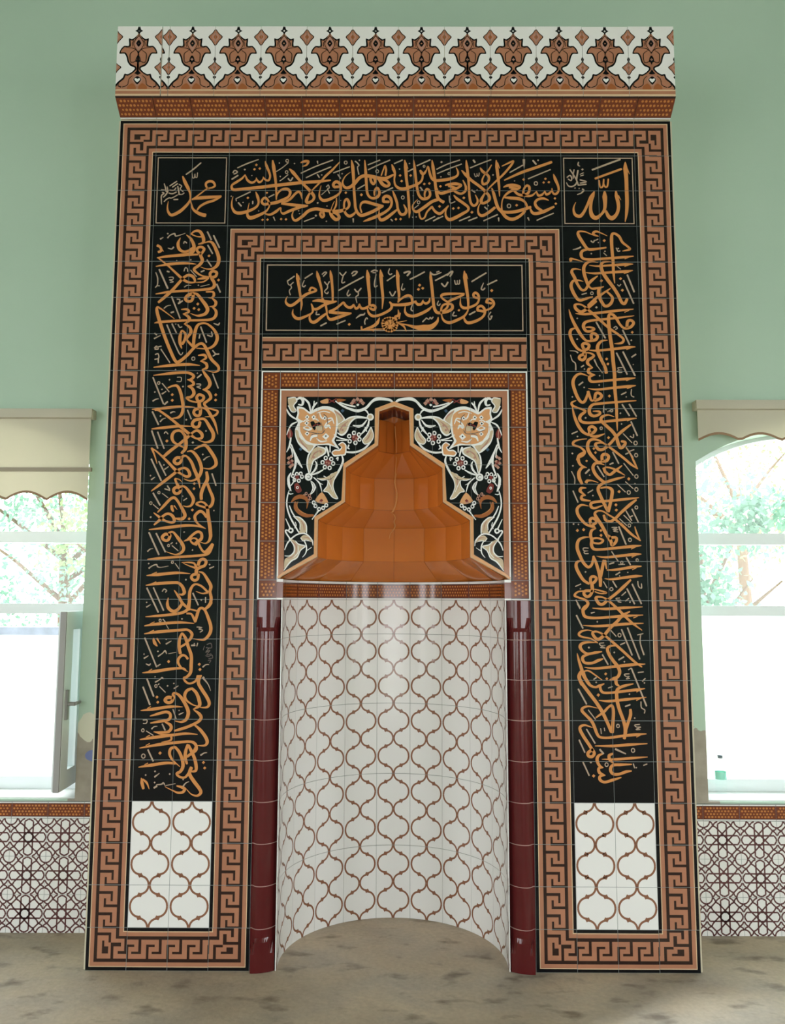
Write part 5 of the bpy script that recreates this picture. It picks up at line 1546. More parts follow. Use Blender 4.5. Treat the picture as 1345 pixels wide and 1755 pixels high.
def art_mesh(name, items, y0, step, scale=0.001, cuts_x=(), cuts_z=(), gap=0.0022, clip=None, mirror=False):
    """Flat glaze figures in the XZ plane facing -Y, cut where the grout joints run."""
    mb = MB(); k = 0
    for col, polys in items:
        y = y0 - step * k; k += 1
        for p in polys:
            for sgn in ((1, -1) if mirror else (1,)):
                q = [(sgn * a * scale, b * scale) for a, b in p]
                if area2(q) < 0: q = q[::-1]
                mb.poly([(a, y, b) for a, b in q], col)
    me = mb.mesh(name)
    b = bmesh.new(); b.from_mesh(me)
    big = [f for f in b.faces if len(f.verts) > 8]
    if big: bmesh.ops.triangulate(b, faces=big)

    def cut(co, no):
        bmesh.ops.bisect_plane(b, geom=b.verts[:] + b.edges[:] + b.faces[:], dist=1e-7, plane_co=co, plane_no=no)
    for x in cuts_x:
        for d in (-gap / 2, gap / 2): cut((x + d, 0, 0), (1, 0, 0))
    for z in cuts_z:
        for d in (-gap / 2, gap / 2): cut((0, 0, z + d), (0, 0, 1))
    kill = []
    for f in b.faces:
        c = f.calc_center_median()
        if any(abs(c.x - x) < gap / 2 for x in cuts_x) or any(abs(c.z - z) < gap / 2 for z in cuts_z): kill.append(f)
        elif clip and not (clip[0] < c.x < clip[1] and clip[2] < c.z < clip[3]): kill.append(f)
    bmesh.ops.delete(b, geom=kill, context='FACES')
    b.to_mesh(me); b.free()
    return me


def rect_cells(rects, w, h):
    """Paint rectangles (x0,y0,x1,y1,mat; y down, mm) over each other -> merged cells (x0,x1,ytop,ybottom,mat)."""
    xs = sorted({0, w} | {min(max(v, 0), w) for r in rects for v in (r[0], r[2])})
    ys = sorted({0, h} | {min(max(v, 0), h) for r in rects for v in (r[1], r[3])})
    cells = []
    for j in range(len(ys) - 1):
        run = None
        for i in range(len(xs) - 1):
            cx, cy = (xs[i] + xs[i + 1]) / 2, (ys[j] + ys[j + 1]) / 2
            m = None
            for r in rects:
                if r[0] <= cx <= r[2] and r[1] <= cy <= r[3]: m = r[4]
            if run and run[4] == m: run[1] = xs[i + 1]
            else:
                run = [xs[i], xs[i + 1], ys[j], ys[j + 1], m]; cells.append(run)
    return cells


G = 0.0012      # half a grout joint
TH = 0.008      # tile thickness


def tile_mesh(name, rects, w=200, h=200, side='dark', extra=None):
    """A tile centred on its origin, face on y=0 looking at -Y; rects in mm from its top-left corner."""
    mb = MB()
    for x0, x1, y0, y1, m in rect_cells(rects, w, h):
        a = max(x0 / 1000, G) - w / 2000; b = min(x1 / 1000, w / 1000 - G) - w / 2000
        t = h / 2000 - max(y0 / 1000, G); u = h / 2000 - min(y1 / 1000, h / 1000 - G)
        mb.poly([(a, 0, u), (b, 0, u), (b, 0, t), (a, 0, t)], m)
    a, b, t, u = G - w / 2000, w / 2000 - G, h / 2000 - G, G - h / 2000
    for p in (((a, 0, t), (b, 0, t), (b, TH, t), (a, TH, t)), ((b, 0, u), (a, 0, u), (a, TH, u), (b, TH, u)),
              ((a, 0, u), (a, 0, t), (a, TH, t), (a, TH, u)), ((b, 0, t), (b, 0, u), (b, TH, u), (b, TH, t))):
        mb.poly(p, side)
    if extra: extra(mb, a, b, u, t)
    return mb.mesh(name)


def put_tiles(parent, mesh, spots, rot=0.0, tilt=0.0022):
    """Copies of one tile, each set a hair out of true like hand-laid tiles."""
    out = []
    for x, z in spots:
        o = link('tile', mesh, parent, (x, random.uniform(-0.0003, 0.0003), z),
                 (random.gauss(0, tilt), rot, random.gauss(0, tilt)))
        out.append(o)
    return out


def slab(name, parent, x0, x1, z0, z1, mat='grout', y0=0.0016, y1=0.012):
    mb = MB(); mb.box(x0, x1, y0, y1, z0, z1, mat)
    return mb.build(name, parent)


# ================================================================== THE ROOM
def plate_with_holes(name, outer, holes, y0, y1, mat, parent=None):
    b = bmesh.new(); edges = []
    for lp in [outer] + holes:
        vs_ = [b.verts.new((x, y0, z)) for x, z in lp]
        edges += [b.edges.new((vs_[i], vs_[(i + 1) % len(vs_)])) for i in range(len(vs_))]
    bmesh.ops.triangle_fill(b, edges=edges, use_beauty=True)
    r = bmesh.ops.extrude_face_region(b, geom=b.faces[:])
    bmesh.ops.translate(b, vec=(0, y1 - y0, 0), verts=[v for v in r['geom'] if isinstance(v, bmesh.types.BMVert)])
    bmesh.ops.recalc_face_normals(b, faces=b.faces)
    me = bpy.data.meshes.new(name); b.to_mesh(me); b.free(); me.materials.append(M[mat])
    return link(name, me, parent)


SILL_Z, SPRING_Z = 0.70, 2.60


def arch_loop(a, b, z0=SILL_Z, spring=SPRING_Z, rise=0.20, n=14):
    w = (b - a) / 2; R = (w * w + rise * rise) / (2 * rise); zc = spring + rise - R; cx = (a + b) / 2
    t0 = math.asin(w / R)
    return [(a, z0), (b, z0)] + [(cx + R * math.sin(t0 * (1 - 2 * k / n)), zc + R * math.cos(t0 * (1 - 2 * k / n))) for k in range(n + 1)]


WY0, WY1 = 0.45, 0.86
notch = [(-0.76, 0), (-0.76, 3.0), (0.76, 3.0), (0.76, 0)]
outer = [(-WALL_X, 0)] + notch + [(WALL_X, 0), (WALL_X, CEIL_Z), (-WALL_X, CEIL_Z)]
wall_front = plate_with_holes('wall_front', outer, [arch_loop(a, b) for a, b in FRONT_WIN], WY0, WY1, 'wall')
tag(wall_front, 'mint green painted wall behind the tiled mihrab, bare plaster at its sill ends', kind='structure')

mb = MB(); mb.box(-WALL_X, WALL_X, BACK_Y, WY1, -0.15, 0.0, 'floor')
floor = tag(mb.build('floor'), 'stained bare beige concrete screed floor', kind='structure')
mb = MB(); mb.box(-WALL_X, WALL_X, BACK_Y, WY1, CEIL_Z, CEIL_Z + 0.15, 'ceiling')
tag(mb.build('ceiling'), 'plain pale green ceiling high above the mihrab', kind='structure')


def side_wall(s):
    b = bmesh.new(); edges = []
    loops = [[(BACK_Y, 0), (WY1, 0), (WY1, CEIL_Z), (BACK_Y, CEIL_Z)]] + [[(y0, WIN_Z0), (y1, WIN_Z0), (y1, WIN_Z1), (y0, WIN_Z1)] for y0, y1 in SIDE_WIN]
    for lp in loops:
        vs_ = [b.verts.new((s * WALL_X, y, z)) for y, z in lp]
        edges += [b.edges.new((vs_[i], vs_[(i + 1) % 4])) for i in range(4)]
    bmesh.ops.triangle_fill(b, edges=edges, use_beauty=True)
    r = bmesh.ops.extrude_face_region(b, geom=b.faces[:])
    bmesh.ops.translate(b, vec=(s * 0.3, 0, 0), verts=[v for v in r['geom'] if isinstance(v, bmesh.types.BMVert)])
    bmesh.ops.recalc_face_normals(b, faces=b.faces)
    n = 'wall_left' if s < 0 else 'wall_right'
    me = bpy.data.meshes.new(n); b.to_mesh(me); b.free(); me.materials.append(M['wall'])
    return tag(link(n, me), 'mint green side wall of the hall with plain window openings', kind='structure')


side_wall(-1); side_wall(1)
back = plate_with_holes('wall_back', [(-WALL_X, 0), (WALL_X, 0), (WALL_X, CEIL_Z), (-WALL_X, CEIL_Z)],
                        [[(a, c), (b, c), (b, d), (a, d)] for a, b, c, d in BACK_OPENINGS], BACK_Y - 0.3, BACK_Y, 'wall')
tag(back, 'mint green rear wall of the hall behind the viewer', kind='structure')


# ---- windows of the front wall
def window(n, a, b, sash):
    root = tag(empty('window_%d' % n, ((a + b) / 2, 0.70, SILL_Z)), None, None, kind='structure')
    root['label'] = ('white plastic window left of the mihrab, its lower sash swung open' if sash else
                     'white arched plastic window right of the mihrab, all its sashes shut')
    ox, oz = (a + b) / 2, SILL_Z
    loop = arch_loop(a, b); w = 0.055
    inner = arch_loop(a + w, b - w, SILL_Z + w + 0.02, SPRING_Z - 0.01, 0.19)
    mb = MB(); Y0, Y1 = -0.03, 0.04
    for i in range(len(loop)):
        j = (i + 1) % len(loop)
        A, B, C, D = loop[i], loop[j], inner[j], inner[i]
        sh = lambda p, y: (p[0] - ox, y, p[1] - oz)
        mb.poly([sh(A, Y0), sh(B, Y0), sh(C, Y0), sh(D, Y0)], 'pvc'); mb.poly([sh(D, Y1), sh(C, Y1), sh(B, Y1), sh(A, Y1)], 'pvc')
        mb.poly([sh(D, Y0), sh(C, Y0), sh(C, Y1), sh(D, Y1)], 'pvc')
    mb.build('window_frame', root)
    for z0, z1 in ((1.712, 1.772), (2.135, 2.202)):
        m = MB(); m.box(a + w - ox, b - w - ox, Y0 - 0.006, Y1, z0 - oz, z1 - oz, 'pvc'); m.build('transom', root)
    m = MB(); m.box(-0.03, 0.03, Y0 + .002, Y1 - .002, 0.06, 1.02, 'pvc'); m.build('mullion', root)
    # panes
    zs = [(0.775, 1.712), (1.772, 2.135)]
    for z0, z1 in zs:
        for x0, x1 in ((a + w, ox), (ox, b - w)):
            if sash and z0 < 1 and x1 > ox: continue
            m = MB(); m.box(x0 - ox, x1 - ox, 0.0, 0.006, z0 - oz, z1 - oz, 'glass'); m.build('pane', root)
    m = MB(); m.poly([(x - ox, 0.003, z - oz) for x, z in [(a + w, 2.202), (b - w, 2.202)] + inner[2:]], 'glass'); m.build('pane', root)
    m = MB(); m.box(a - ox - 0.0, b - ox + 0.0, -0.235, -0.03, -0.03, 0.006, 'stone'); m.build('window_sill', root)
    if sash:
        # sash hinged on the jamb next to the mihrab, swung into the room
        hx, hy, wd, z0, z1 = b - ox - 0.100, -0.045, 0.31, 0.060, 1.030
        ang = math.radians(SASH_ANG)
        m = MB(); t = 0.045; f = 0.10
        m.box(-wd, 0, -t, 0, z0, z0 + f, 'pvc'); m.box(-wd, 0, -t, 0, z1 - f, z1, 'pvc')
        m.box(-f, 0, -t, 0, z0 + f, z1 - f, 'pvc'); m.box(-wd, -wd + f, -t, 0, z0 + f, z1 - f, 'pvc')
        m.box(-wd - 0.012, -wd, -t + 0.002, -0.012, z0, z1, 'pvcgrey')  # grey seal on the sash end, its backlit shade put into the colour
        s2 = m.build('sash', root, (hx, hy, 0), (0, 0, ang))
        m = MB(); m.box(-wd + f, -f, -0.034, -0.028, z0 + f, z1 - f, 'glass'); m.build('pane', s2)
        m = MB(); m.box(-wd + 0.022, -wd + 0.05, -t - 0.012, -t, 0.44, 0.60, 'pvcgrey')
        m.tube([(-wd + 0.036, -t - 0.012, 0.525), (-wd + 0.036, -t - 0.05, 0.525)], 0.011, 'pvcgrey'); m.tube([(-wd + 0.036, -t - 0.05, 0.525), (-wd + 0.15, -t - 0.052, 0.530)], 0.010, 'pvcgrey')
        m.build('handle', s2)
    return root


SASH_ANG = 92
window(1, *FRONT_WIN[0], True)
window(2, *FRONT_WIN[1], False)


# ---- wainscot of star tiles with a narrow border on top
def strip_tile(name, w=200, h=100, edge='both', dots=(11, 4), corner=False):
    r = [(0, 0, w, h, 'dark'), (0, 8, w, h - 8, 'dark'), (0, 11, w, h - 11, 'rust')]
    if edge in ('both', 'top'): r.append((0, 0, w, 8, 'white'))
    if edge in ('both', 'bottom'): r.append((0, h - 8, w, h, 'white'))
    if corner: r = [(0, 0, w, h, 'white'), (8, 0, w, h - 8, 'dark'), (11, 0, w, h - 11, 'rust')] if corner == 'in' else r

    def extra(mb, a, b, u, t):
        nx, nz = dots; lo, hi = u + 0.013, t - 0.013
        for j in range(nz):
            z = lo + (hi - lo) * (j + 0.5) / nz
            for i in range(nx):
                x = a + (b - a) * (i + (0.3 if j % 2 else 0.72)) / nx
                if x > b - 0.006 or x < a + (0.016 if corner else 0.006): continue
                r_ = min((b - a) / nx, (hi - lo) / nz) * (0.37 if (i + 2 * j) % 3 else 0.28)
                mb.poly([(x + r_ * math.cos(q), -0.0002, z + r_ * math.sin(q)) for q in [math.pi / 3 * k + (0.5 if (i + j) % 2 else 0) for k in range(6)]], 'amber')
    return tile_mesh(name, r, w, h, 'rust', extra)


STRIP = strip_tile('strip_tile_face')


def star_extra(mb, a, b, u, t):
    S = 0.1; d = 0.234; w = 0.0082
    def seg(p, q):
        if abs(p[0]) > 1.001 and abs(q[0]) > 1.001 or abs(p[1]) > 1.001 and abs(q[1]) > 1.001: return
        for poly in ribbon([(max(-.989, min(.989, p[0])) * S, max(-.989, min(.989, p[1])) * S), (max(-.989, min(.989, q[0])) * S, max(-.989, min(.989, q[1])) * S)], [w], 1)[:1]:
            if area2(poly) < 0: poly = poly[::-1]
            mb.poly([(x, -0.0002, z) for x, z in poly], 'star')
    for k in range(8):
        c, s = math.cos(k * math.pi / 4), math.sin(k * math.pi / 4)
        T = lambda x, y: (x * c - y * s, x * s + y * c)
        if k % 2 == 0:
            seg(T(-0.1, d), T(.84, d)); seg(T(-0.1, -d), T(.84, -d)); seg(T(.84, d), T(.945, .06)); seg(T(.84, -d), T(.945, -.06)); seg(T(.945, .06), T(.945, -.06))
        else:
            seg(T(-0.1, d), T(.72, d)); seg(T(-0.1, -d), T(.72, -d)); seg(T(.72, d), T(.89, .18)); seg(T(.72, -d), T(.89, -.18)); seg(T(.89, .18), T(.89, -.18))
    for sx in (-1, 1):
        for sz in (-1, 1):
            pts = [(sx * (1 - 0.34 * math.cos(q)), sz * (1 - 0.34 * math.sin(q))) for q in [math.pi / 2 * k / 4 for k in range(5)]]
            for i in range(4): seg(pts[i], pts[i + 1])
            for f in ((lambda x, z: (sx * x, sz * z)), (lambda x, z: (sx * z, sz * x))):
                seg(f(.755, .50), f(.90, .545)); seg(f(.90, .545), f(.985, .67)); seg(f(.755, .50), f(.90, .40)); seg(f(.90, .40), f(.985, .24))


STAR = tile_mesh('star_tile_face', [(0, 0, 200, 200, 'white')], 200, 200, 'white', star_extra)
for s in (-1, 1):
    x0, x1 = (1.5, 3.1)
    a, b = (s * x0, s * x1) if s > 0 else (s * x1, s * x0)
    w_ = slab('wainscot', wall_front, a, b, 0.0, 0.69, 'grout', WY0 - 0.009, WY0 - 0.0005)
    w_['label'] = 'white wainscot of interlaced maroon stars under a rust border, %s of the mihrab' % ('left' if s < 0 else 'right')
    n = 8
    for i in range(n):
        cx = s * (x0 + 0.1 + 0.2 * i)
        for r in range(3): link('tile', STAR, w_, (cx, WY0 - 0.011, 0.1 + 0.2 * r), (random.gauss(0, .002), 0, random.gauss(0, .002)))
        o = link('tile', STRIP, w_, (cx, WY0 - 0.011, 0.645), (0, 0, 0)); o.scale = (1, 1, 0.86)

# ================================================================== THE MIHRAB
mihrab = tag(empty('mihrab', (0, 0.2, 0)), 'tall tiled mihrab with key-pattern borders, gold script on black and a curved white niche', 'mihrab')
MO = Vector((0, 0.2, 0))


def part(o):
    o.parent = mihrab; o.location = Vector(o.location) - MO
    return o


TOP_Z = 4.405
mb = MB()
mb.box(-1.511, -0.60, 0.012, WY0, 0, TOP_Z, 'plaster'); mb.box(0.60, 1.511, 0.012, WY0, 0, TOP_Z, 'plaster')
mb.box(-0.60, 0.60, 0.012, WY0, 2.90, TOP_Z, 'plaster')
mb.box(-0.76, -0.60, WY0, 0.80, 0, 3.0, 'plaster'); mb.box(0.60, 0.76, WY0, 0.80, 0, 3.0, 'plaster')
mb.box(-0.60, 0.60, 0.74, 0.80, 0, 3.0, 'plaster'); mb.box(-0.60, 0.60, WY0, 0.74, 2.90, 3.0, 'plaster')
body = part(mb.build('masonry_core')); body['label'] = 'cream plastered masonry edge behind the tiles'

X = lambda c: -1.5 + 0.2 * c            # tile column -> x
Z = lambda k: 4.2 - 0.2 * k             # tile row line -> z

# ---- running key (meander) tiles
def key_rects():
    r = [(0, 0, 200, 200, 'black'), (0, 17, 200, 184, 'light'), (0, 21, 200, 180, 'tan'), (0, 40, 200, 161, 'dark'), (0, 56, 200, 145, 'tan')]
    for p in (-100, 0, 100, 200):
        r += [(p - 5, 79, p + 8, 145, 'dark'), (p + 8, 79, p + 37, 90, 'dark'), (p + 57, 56, p + 71, 123, 'dark'), (p + 23, 112, p + 57, 123, 'dark')]
    return r


def key_corner():
    return [(0, 0, 200, 200, 'black'), (17, 17, 200, 200, 'light'), (21, 21, 200, 200, 'tan'), (40, 40, 200, 200, 'dark'),
            (56, 56, 163, 122, 'tan'), (79, 79, 139, 90, 'dark'), (79, 79, 112, 110, 'dark'), (130, 110, 163, 122, 'dark'),
            (177, 56, 196, 145, 'tan'), (177, 56, 200, 79, 'tan'), (130, 122, 196, 145, 'tan'), (130, 122, 148, 188, 'tan'),
            (56, 136, 112, 157, 'tan'), (56, 136, 77, 200, 'tan'), (91, 136, 112, 188, 'tan'), (91, 172, 148, 188, 'tan'),
            (161, 161, 200, 200, 'tan'), (180, 180, 200, 200, 'light'), (184, 184, 200, 200, 'black')]


KEY = tile_mesh('key_tile_face', key_rects())
KEYC = tile_mesh('key_corner_tile_face', key_corner())
R90 = math.radians(-90)                 # turns the key upright


def key_frame(name, label, cells):
    """cells: (column, row, kind) with kind h, v or a corner tl/tr/bl/br."""
    xs = [c for c, k, t in cells]; zs = [k for c, k, t in cells]
    mb = MB()
    for c, k, t in cells: mb.box(X(c), X(c + 1), 0.0016, 0.0118, Z(k + 1), Z(k), 'grout')
    p = part(mb.build(name, merge=True)); p['label'] = label
    rot = {'h': 0, 'v': R90, 'tl': 0, 'bl': R90, 'br': math.pi, 'tr': -R90}
    for c, k, t in cells:
        put_tiles(p, KEYC if len(t) == 2 else KEY, [(X(c + .5), Z(k + .5))], rot[t])
    return p


cells = [(0, -1, 'tl'), (14, -1, 'tr')] + [(c, -1, 'h') for c in range(1, 14)]
for c in (0, 14): cells += [(c, k, 'v') for k in range(0, 20)]
cells += [(0, 20, 'bl'), (14, 20, 'br'), (3, 20, 'br'), (11, 20, 'bl')] + [(c, 20, 'h') for c in (1, 2, 12, 13)]
key_frame('outer_border', 'tan and dark brown key border running round the whole mihrab', cells)
cells = [(3, 2, 'tl'), (11, 2, 'tr')] + [(c, 2, 'h') for c in range(4, 11)]
for c in (3, 11): cells += [(c, k, 'v') for k in range(3, 20)]
key_frame('inner_border', 'tan and dark brown key border round the lower script and the niche', cells)
key_frame('key_band', 'short level key band between the lower script and the arch panel', [(c, 5, 'h') for c in range(4, 11)])

# ---- black script panels
BLACK = tile_mesh('black_tile_face', [(0, 0, 200, 200, 'black')], side='black')


def frame_lines(x0, x1, z0, z1, ins, w):
    """A fine painted rule round a panel (mm)."""
    a, b, c, d = x0 + ins, x1 - ins, z0 + ins, z1 - ins
    q = lambda p0, p1, r0, r1: ((p0, r0), (p1, r0), (p1, r1), (p0, r1))
    return ('pale', [q(a, b, c, c + w), q(a, b, d - w, d), q(a, a + w, c + w, d - w), q(b - w, b, c + w, d - w)])


def script_panel(name, label, c0, c1, k0, k1, art, frame=None):
    p = part(slab(name, mihrab, X(c0), X(c1), Z(k1), Z(k0))); p['label'] = label
    put_tiles(p, BLACK, [(X(c + .5), Z(k + .5)) for c in range(c0, c1) for k in range(k0, k1)])
    items = art_polys(ART[art])
    if frame: items = [frame_lines(X(c0) * 1000, X(c1) * 1000, Z(k1) * 1000, Z(k0) * 1000, *frame)] + items
    me = art_mesh('lettering', items, -0.0011, 0.000004, cuts_x=[X(c) for c in range(c0 + 1, c1)], cuts_z=[Z(k) for k in range(k0 + 1, k1)])
    link('lettering', me, p)['label'] = 'gold Arabic script with fine paler vowel marks'
    return p


script_panel('name_panel', 'square black panel with a gold name at the upper left corner', 1, 3, 0, 2, 'square_left', (12, 5))
script_panel('name_panel', 'square black panel with a gold name at the upper right corner', 12, 14, 0, 2, 'square_right', (12, 5))
script_panel('verse_panel', 'long black panel of two-line gold script across the top', 3, 12, 0, 2, 'band')
script_panel('verse_panel', 'framed black panel of one-line gold script with a rosette above the arch', 4, 11, 3, 5, 'lower', (17, 6))
script_panel('verse_panel', 'tall black panel of gold script running up the left side', 1, 3, 2, 17, 'left')
script_panel('verse_panel', 'tall black panel of gold script running down the right side', 12, 14, 2, 17, 'right')


# ---- white tiles with the brown ogee lattice
def ogee_lines(v0, v1, x0=0.0, w=10.0):
    """Polygons (u,v in mm) of the lattice for one tile column between heights v0..v1; narrow waists at multiples of 200 mm."""
    out = []
    up = [(0.722 - 0.207 * math.cos(q), 0.212 * math.sin(q)) for q in [math.pi / 2 * k / 5 for k in range(6)]]
    lo = [(0.735 + 0.223 * math.sin(q), 0.5 - 0.246 * math.cos(q)) for q in [math.pi / 2 * k / 5 for k in range(6)]]
    for b in range(int(v0 // 200), int(-(-v1 // 200))):
        for sgn in (1, -1):
            for sv in (0, 1):
                P = lambda u, v: ((0.5 + sgn * (u - 0.5)) * 200 + x0, b * 200 + (1 - v if sv else v) * 200)
                for seq in (up, lo): out += ribbon([P(*q) for q in seq], [w], 2)[:2 * (len(seq) - 1)]
                k = [P(0.660, 0.222), P(0.752, 0.168), P(0.790, 0.236), P(0.702, 0.292)]
                out.append(tuple(k))
    return [p for p in out if min(q[1] for q in p) >= v0 - 5 and max(q[1] for q in p) <= v1 + 5]


def ogee_tile(name, h):
    def extra(mb, a, b, u, t):
        for p in ogee_lines(0, h):
            q = [(min(max(x / 1000 - 0.1, a), b), min(max(z / 1000 - h / 2000, u), t)) for x, z in p]
            if area2(q) < 0: q = q[::-1]
            mb.poly([(x, -0.0003, z) for x, z in q], 'ogee')
    return tile_mesh(name, [(0, 0, 200, h, 'white')], 200, h, 'white', extra)


OG4, OG2 = ogee_tile('ogee_tile_face_tall', 400), ogee_tile('ogee_tile_face', 200)
for c0, side in ((1, 'left'), (12, 'right')):
    p = part(slab('foot_panel', mihrab, X(c0), X(c0 + 2), Z(20), Z(17))); p['label'] = 'white lattice-patterned panel at the foot of the %s script' % side
    put_tiles(p, OG4, [(X(c0 + .5 + i), Z(18)) for i in (0, 1)]); put_tiles(p, OG2, [(X(c0 + .5 + i), Z(19.5)) for i in (0, 1)])

# ---- the curved niche
NR, NY = 0.57, 0.10


def niche_pt(s, off=0.0):
    """Arc length s from the middle of the niche -> (x, y); off pushes towards the room's axis."""
    e = NR * math.pi / 2; t = min(abs(s), e); a = t / NR; sg = 1 if s >= 0 else -1
    if abs(s) <= e: return (sg * (NR - off) * math.sin(a), NY + (NR - off) * math.cos(a))
    return (sg * (NR - off), NY - (abs(s) - e))


TA = 0.194
edges_s = [-0.994] + [TA * (k + 0.5) for k in range(-5, 5)] + [0.994]
niche_root = MB()
ss = [-0.994 + 1.988 * i / 60 for i in range(61)]
niche_root.grid([[(*niche_pt(s, -0.004), z) for s in ss] for z in (0.0, 1.905)], 'greengrout', flip=False)
niche = part(niche_root.build('niche_lining')); niche['label'] = 'curved white niche lining with a brown ogee lattice'


def niche_tile(s0, s1, h, full0):
    """A bent tile between arc lengths s0..s1, its lattice laid along the bend; z from 0."""
    mb = MB(); n = 6
    a, b = s0 + G * .8, s1 - G * .8; z0, z1 = G, h / 1000 - G
    arc = [a + (b - a) * i / n for i in range(n + 1)]
    mb.grid([[(*niche_pt(s, 0.0), z) for s in arc] for z in (z0, z1)], 'white')
    for e in (a, b):
        mb.poly([(*niche_pt(e, 0), z0), (*niche_pt(e, -0.004), z0), (*niche_pt(e, -0.004), z1), (*niche_pt(e, 0), z1)], 'white')
    for z in (z0, z1):
        mb.grid([[(*niche_pt(s, 0.0), z) for s in arc], [(*niche_pt(s, -0.004), z) for s in arc]], 'white')
    for p in ogee_lines(0, h):
        q = [(full0 + x / 200 * TA, z / 1000) for x, z in p]
        if all(s < a for s, z in q) or all(s > b for s, z in q): continue
        q = [(min(max(s, a), b), min(max(z, z0), z1)) for s, z in q]
        if area2(q) < 0: q = q[::-1]
        mb.poly([(*niche_pt(s, 0.0005), z) for s, z in q], 'ogee')
    return mb.mesh('niche_tile_face')


for i in range(len(edges_s) - 1):
    s0, s1 = edges_s[i], edges_s[i + 1]
    full0 = s1 - TA if i == 0 else s0
    m4, m2 = niche_tile(s0, s1, 400, full0), niche_tile(s0, s1, 200, full0)
    for r in range(4): link('tile', m4, niche, (0, 0, 0.4 * r))
    link('tile', m2, niche, (0, 0, 1.6))
# narrow rust border over the lattice, inside the curve
rim = MB()
rim.grid([[(*niche_pt(s, -0.001), z) for s in ss] for z in (1.80, 1.905)], 'grout')
rim = part(rim.build('niche_rim')); rim['label'] = 'rust honeycomb border bent round the top of the niche'
for i in range(len(edges_s) - 1):
    s0, s1 = edges_s[i] + G, edges_s[i + 1] - G
    mb = MB(); arc = [s0 + (s1 - s0) * k / 6 for k in range(7)]
    for z0, z1, m in ((1.801, 1.810, 'white'), (1.810, 1.814, 'dark'), (1.814, 1.888, 'rust'), (1.888, 1.892, 'dark'), (1.892, 1.904, 'white')):
        mb.grid([[(*niche_pt(s, 0.002), z) for s in arc] for z in (z0, z1)], m)
    nx = max(2, int(round((s1 - s0) / TA * 11)))
    for j in range(4):
        for k in range(nx):
            sc = s0 + (s1 - s0) * (k + (0.3 if j % 2 else 0.72)) / nx; zc = 1.818 + 0.068 * (j + .5) / 4; r_ = 0.0056
            if sc > s1 - .006: continue
            mb.poly([(*niche_pt(sc + r_ * math.cos(q), 0.0024), zc + r_ * math.sin(q)) for q in [math.pi / 3 * t for t in range(6)]], 'amber')
    link('tile', mb.mesh('rim_tile_face'), rim)

# ---- maroon engaged columns
def column(s):
    xc, hw = s * 0.635, 0.065
    def section(shape, n=15):
        pts = []
        for i in range(n):
            t = -1 + 2 * i / (n - 1); x = t * hw
            if shape == 'shaft':
                y = -0.046 * math.sqrt(max(0, 1 - (t / 0.80) ** 2)) if abs(t) < 0.80 else 0.0
                y = min(y, -0.004 if abs(t) < .97 else 0.0)
            elif shape == 'block': y = -0.058 if abs(t) < 0.86 else 0.0
            else:
                y = -0.058 if abs(t) < 0.5 else (-0.058 * (0.86 - abs(t)) / 0.36 if abs(t) < 0.86 else 0.0)
                y = min(y, -0.004 if abs(t) < .97 else 0)
            u = (1 - t * s) / 2                       # 0 at the outer edge, 1 at the niche edge
            sm = min(1, max(0, (u - 0.15) / 0.85)); y = y * 0.62 + 0.006 + 0.040 * sm * sm
            pts.append((x, y))
        return pts
    core = MB(); core.grid([[(xc + x, y + 0.003, z) for x, y in section('shaft')] for z in (0, 1.8)], 'mortar')
    core.box(xc - hw, xc + hw, 0.05, 0.06, 0, 1.8, 'mortar')
    col = part(core.build('column')); col['label'] = 'dark maroon glazed engaged column on the %s edge of the niche' % ('left' if s < 0 else 'right')
    dm = MB(); dm.grid([[(x, y, z) for x, y in section('shaft')] for z in (0.0019, 0.1981)], 'maroon')
    dm = dm.mesh('drum_face')
    for k in range(7): link('drum', dm, col, (xc, 0, 0.2 + 0.2 * k), (0, 0, random.gauss(0, .012)))
    cap = MB()
    prof = [(0.1981, 'block'), (0.115, 'block'), (0.112, 'block'), (0.060, 'oct'), (0.040, 'shaft'), (0.0019, 'shaft')]
    rows = [[(x, y, z) for x, y in section(sh)] for z, sh in prof]
    for i in range(len(rows) - 1): cap.grid([rows[i + 1], rows[i]], 'maroon', smooth=(i > 3))
    capm = cap.mesh('capital_face')
    link('capital', capm, col, (xc, 0, 1.6))
    base = MB()
    rows = [[(x, y, 0.2 - z) for x, y in section(sh)] for z, sh in prof]
    for i in range(len(rows) - 1): base.grid([rows[i], rows[i + 1]], 'maroon', smooth=(i > 3))
    link('base', base.mesh('base_face'), col, (xc, 0, 0))
    return col


column(-1); column(1)

# ---- the arch panel: rust border, floral spandrels, stepped hood
mbb = MB()
mbb.box(-0.7, 0.7, 0.0016, 0.0118, 2.9, 3.0, 'grout'); mbb.box(-0.7, -0.6, 0.0016, 0.0118, 1.8, 2.9, 'grout'); mbb.box(0.6, 0.7, 0.0016, 0.0118, 1.8, 2.9, 'grout')
for s in (-1, 1):
    x0, x1 = sorted((s * 0.567, s * 0.6))
    for z0, z1, m in ((1.80, 1.809, 'white'), (1.809, 1.891, 'rust'), (1.891, 1.905, 'white')): mbb.box(x0, x1, 0.0004, 0.0118, z0, z1, m)
hb = part(mbb.build('arch_border')); hb['label'] = 'rust honeycomb border with white edges framing the arch panel'
ST_OUT = strip_tile('border_strip_face', edge='top')
CORNER = strip_tile('border_corner_face', 100, 100, corner='in', dots=(5, 4))
for i in range(6): put_tiles(hb, ST_OUT, [(-0.5 + 0.2 * i, 2.95)], 0)
for i in range(5):
    put_tiles(hb, ST_OUT, [(-0.65, 2.8 - 0.2 * i)], R90); put_tiles(hb, ST_OUT, [(0.65, 2.8 - 0.2 * i)], -R90)
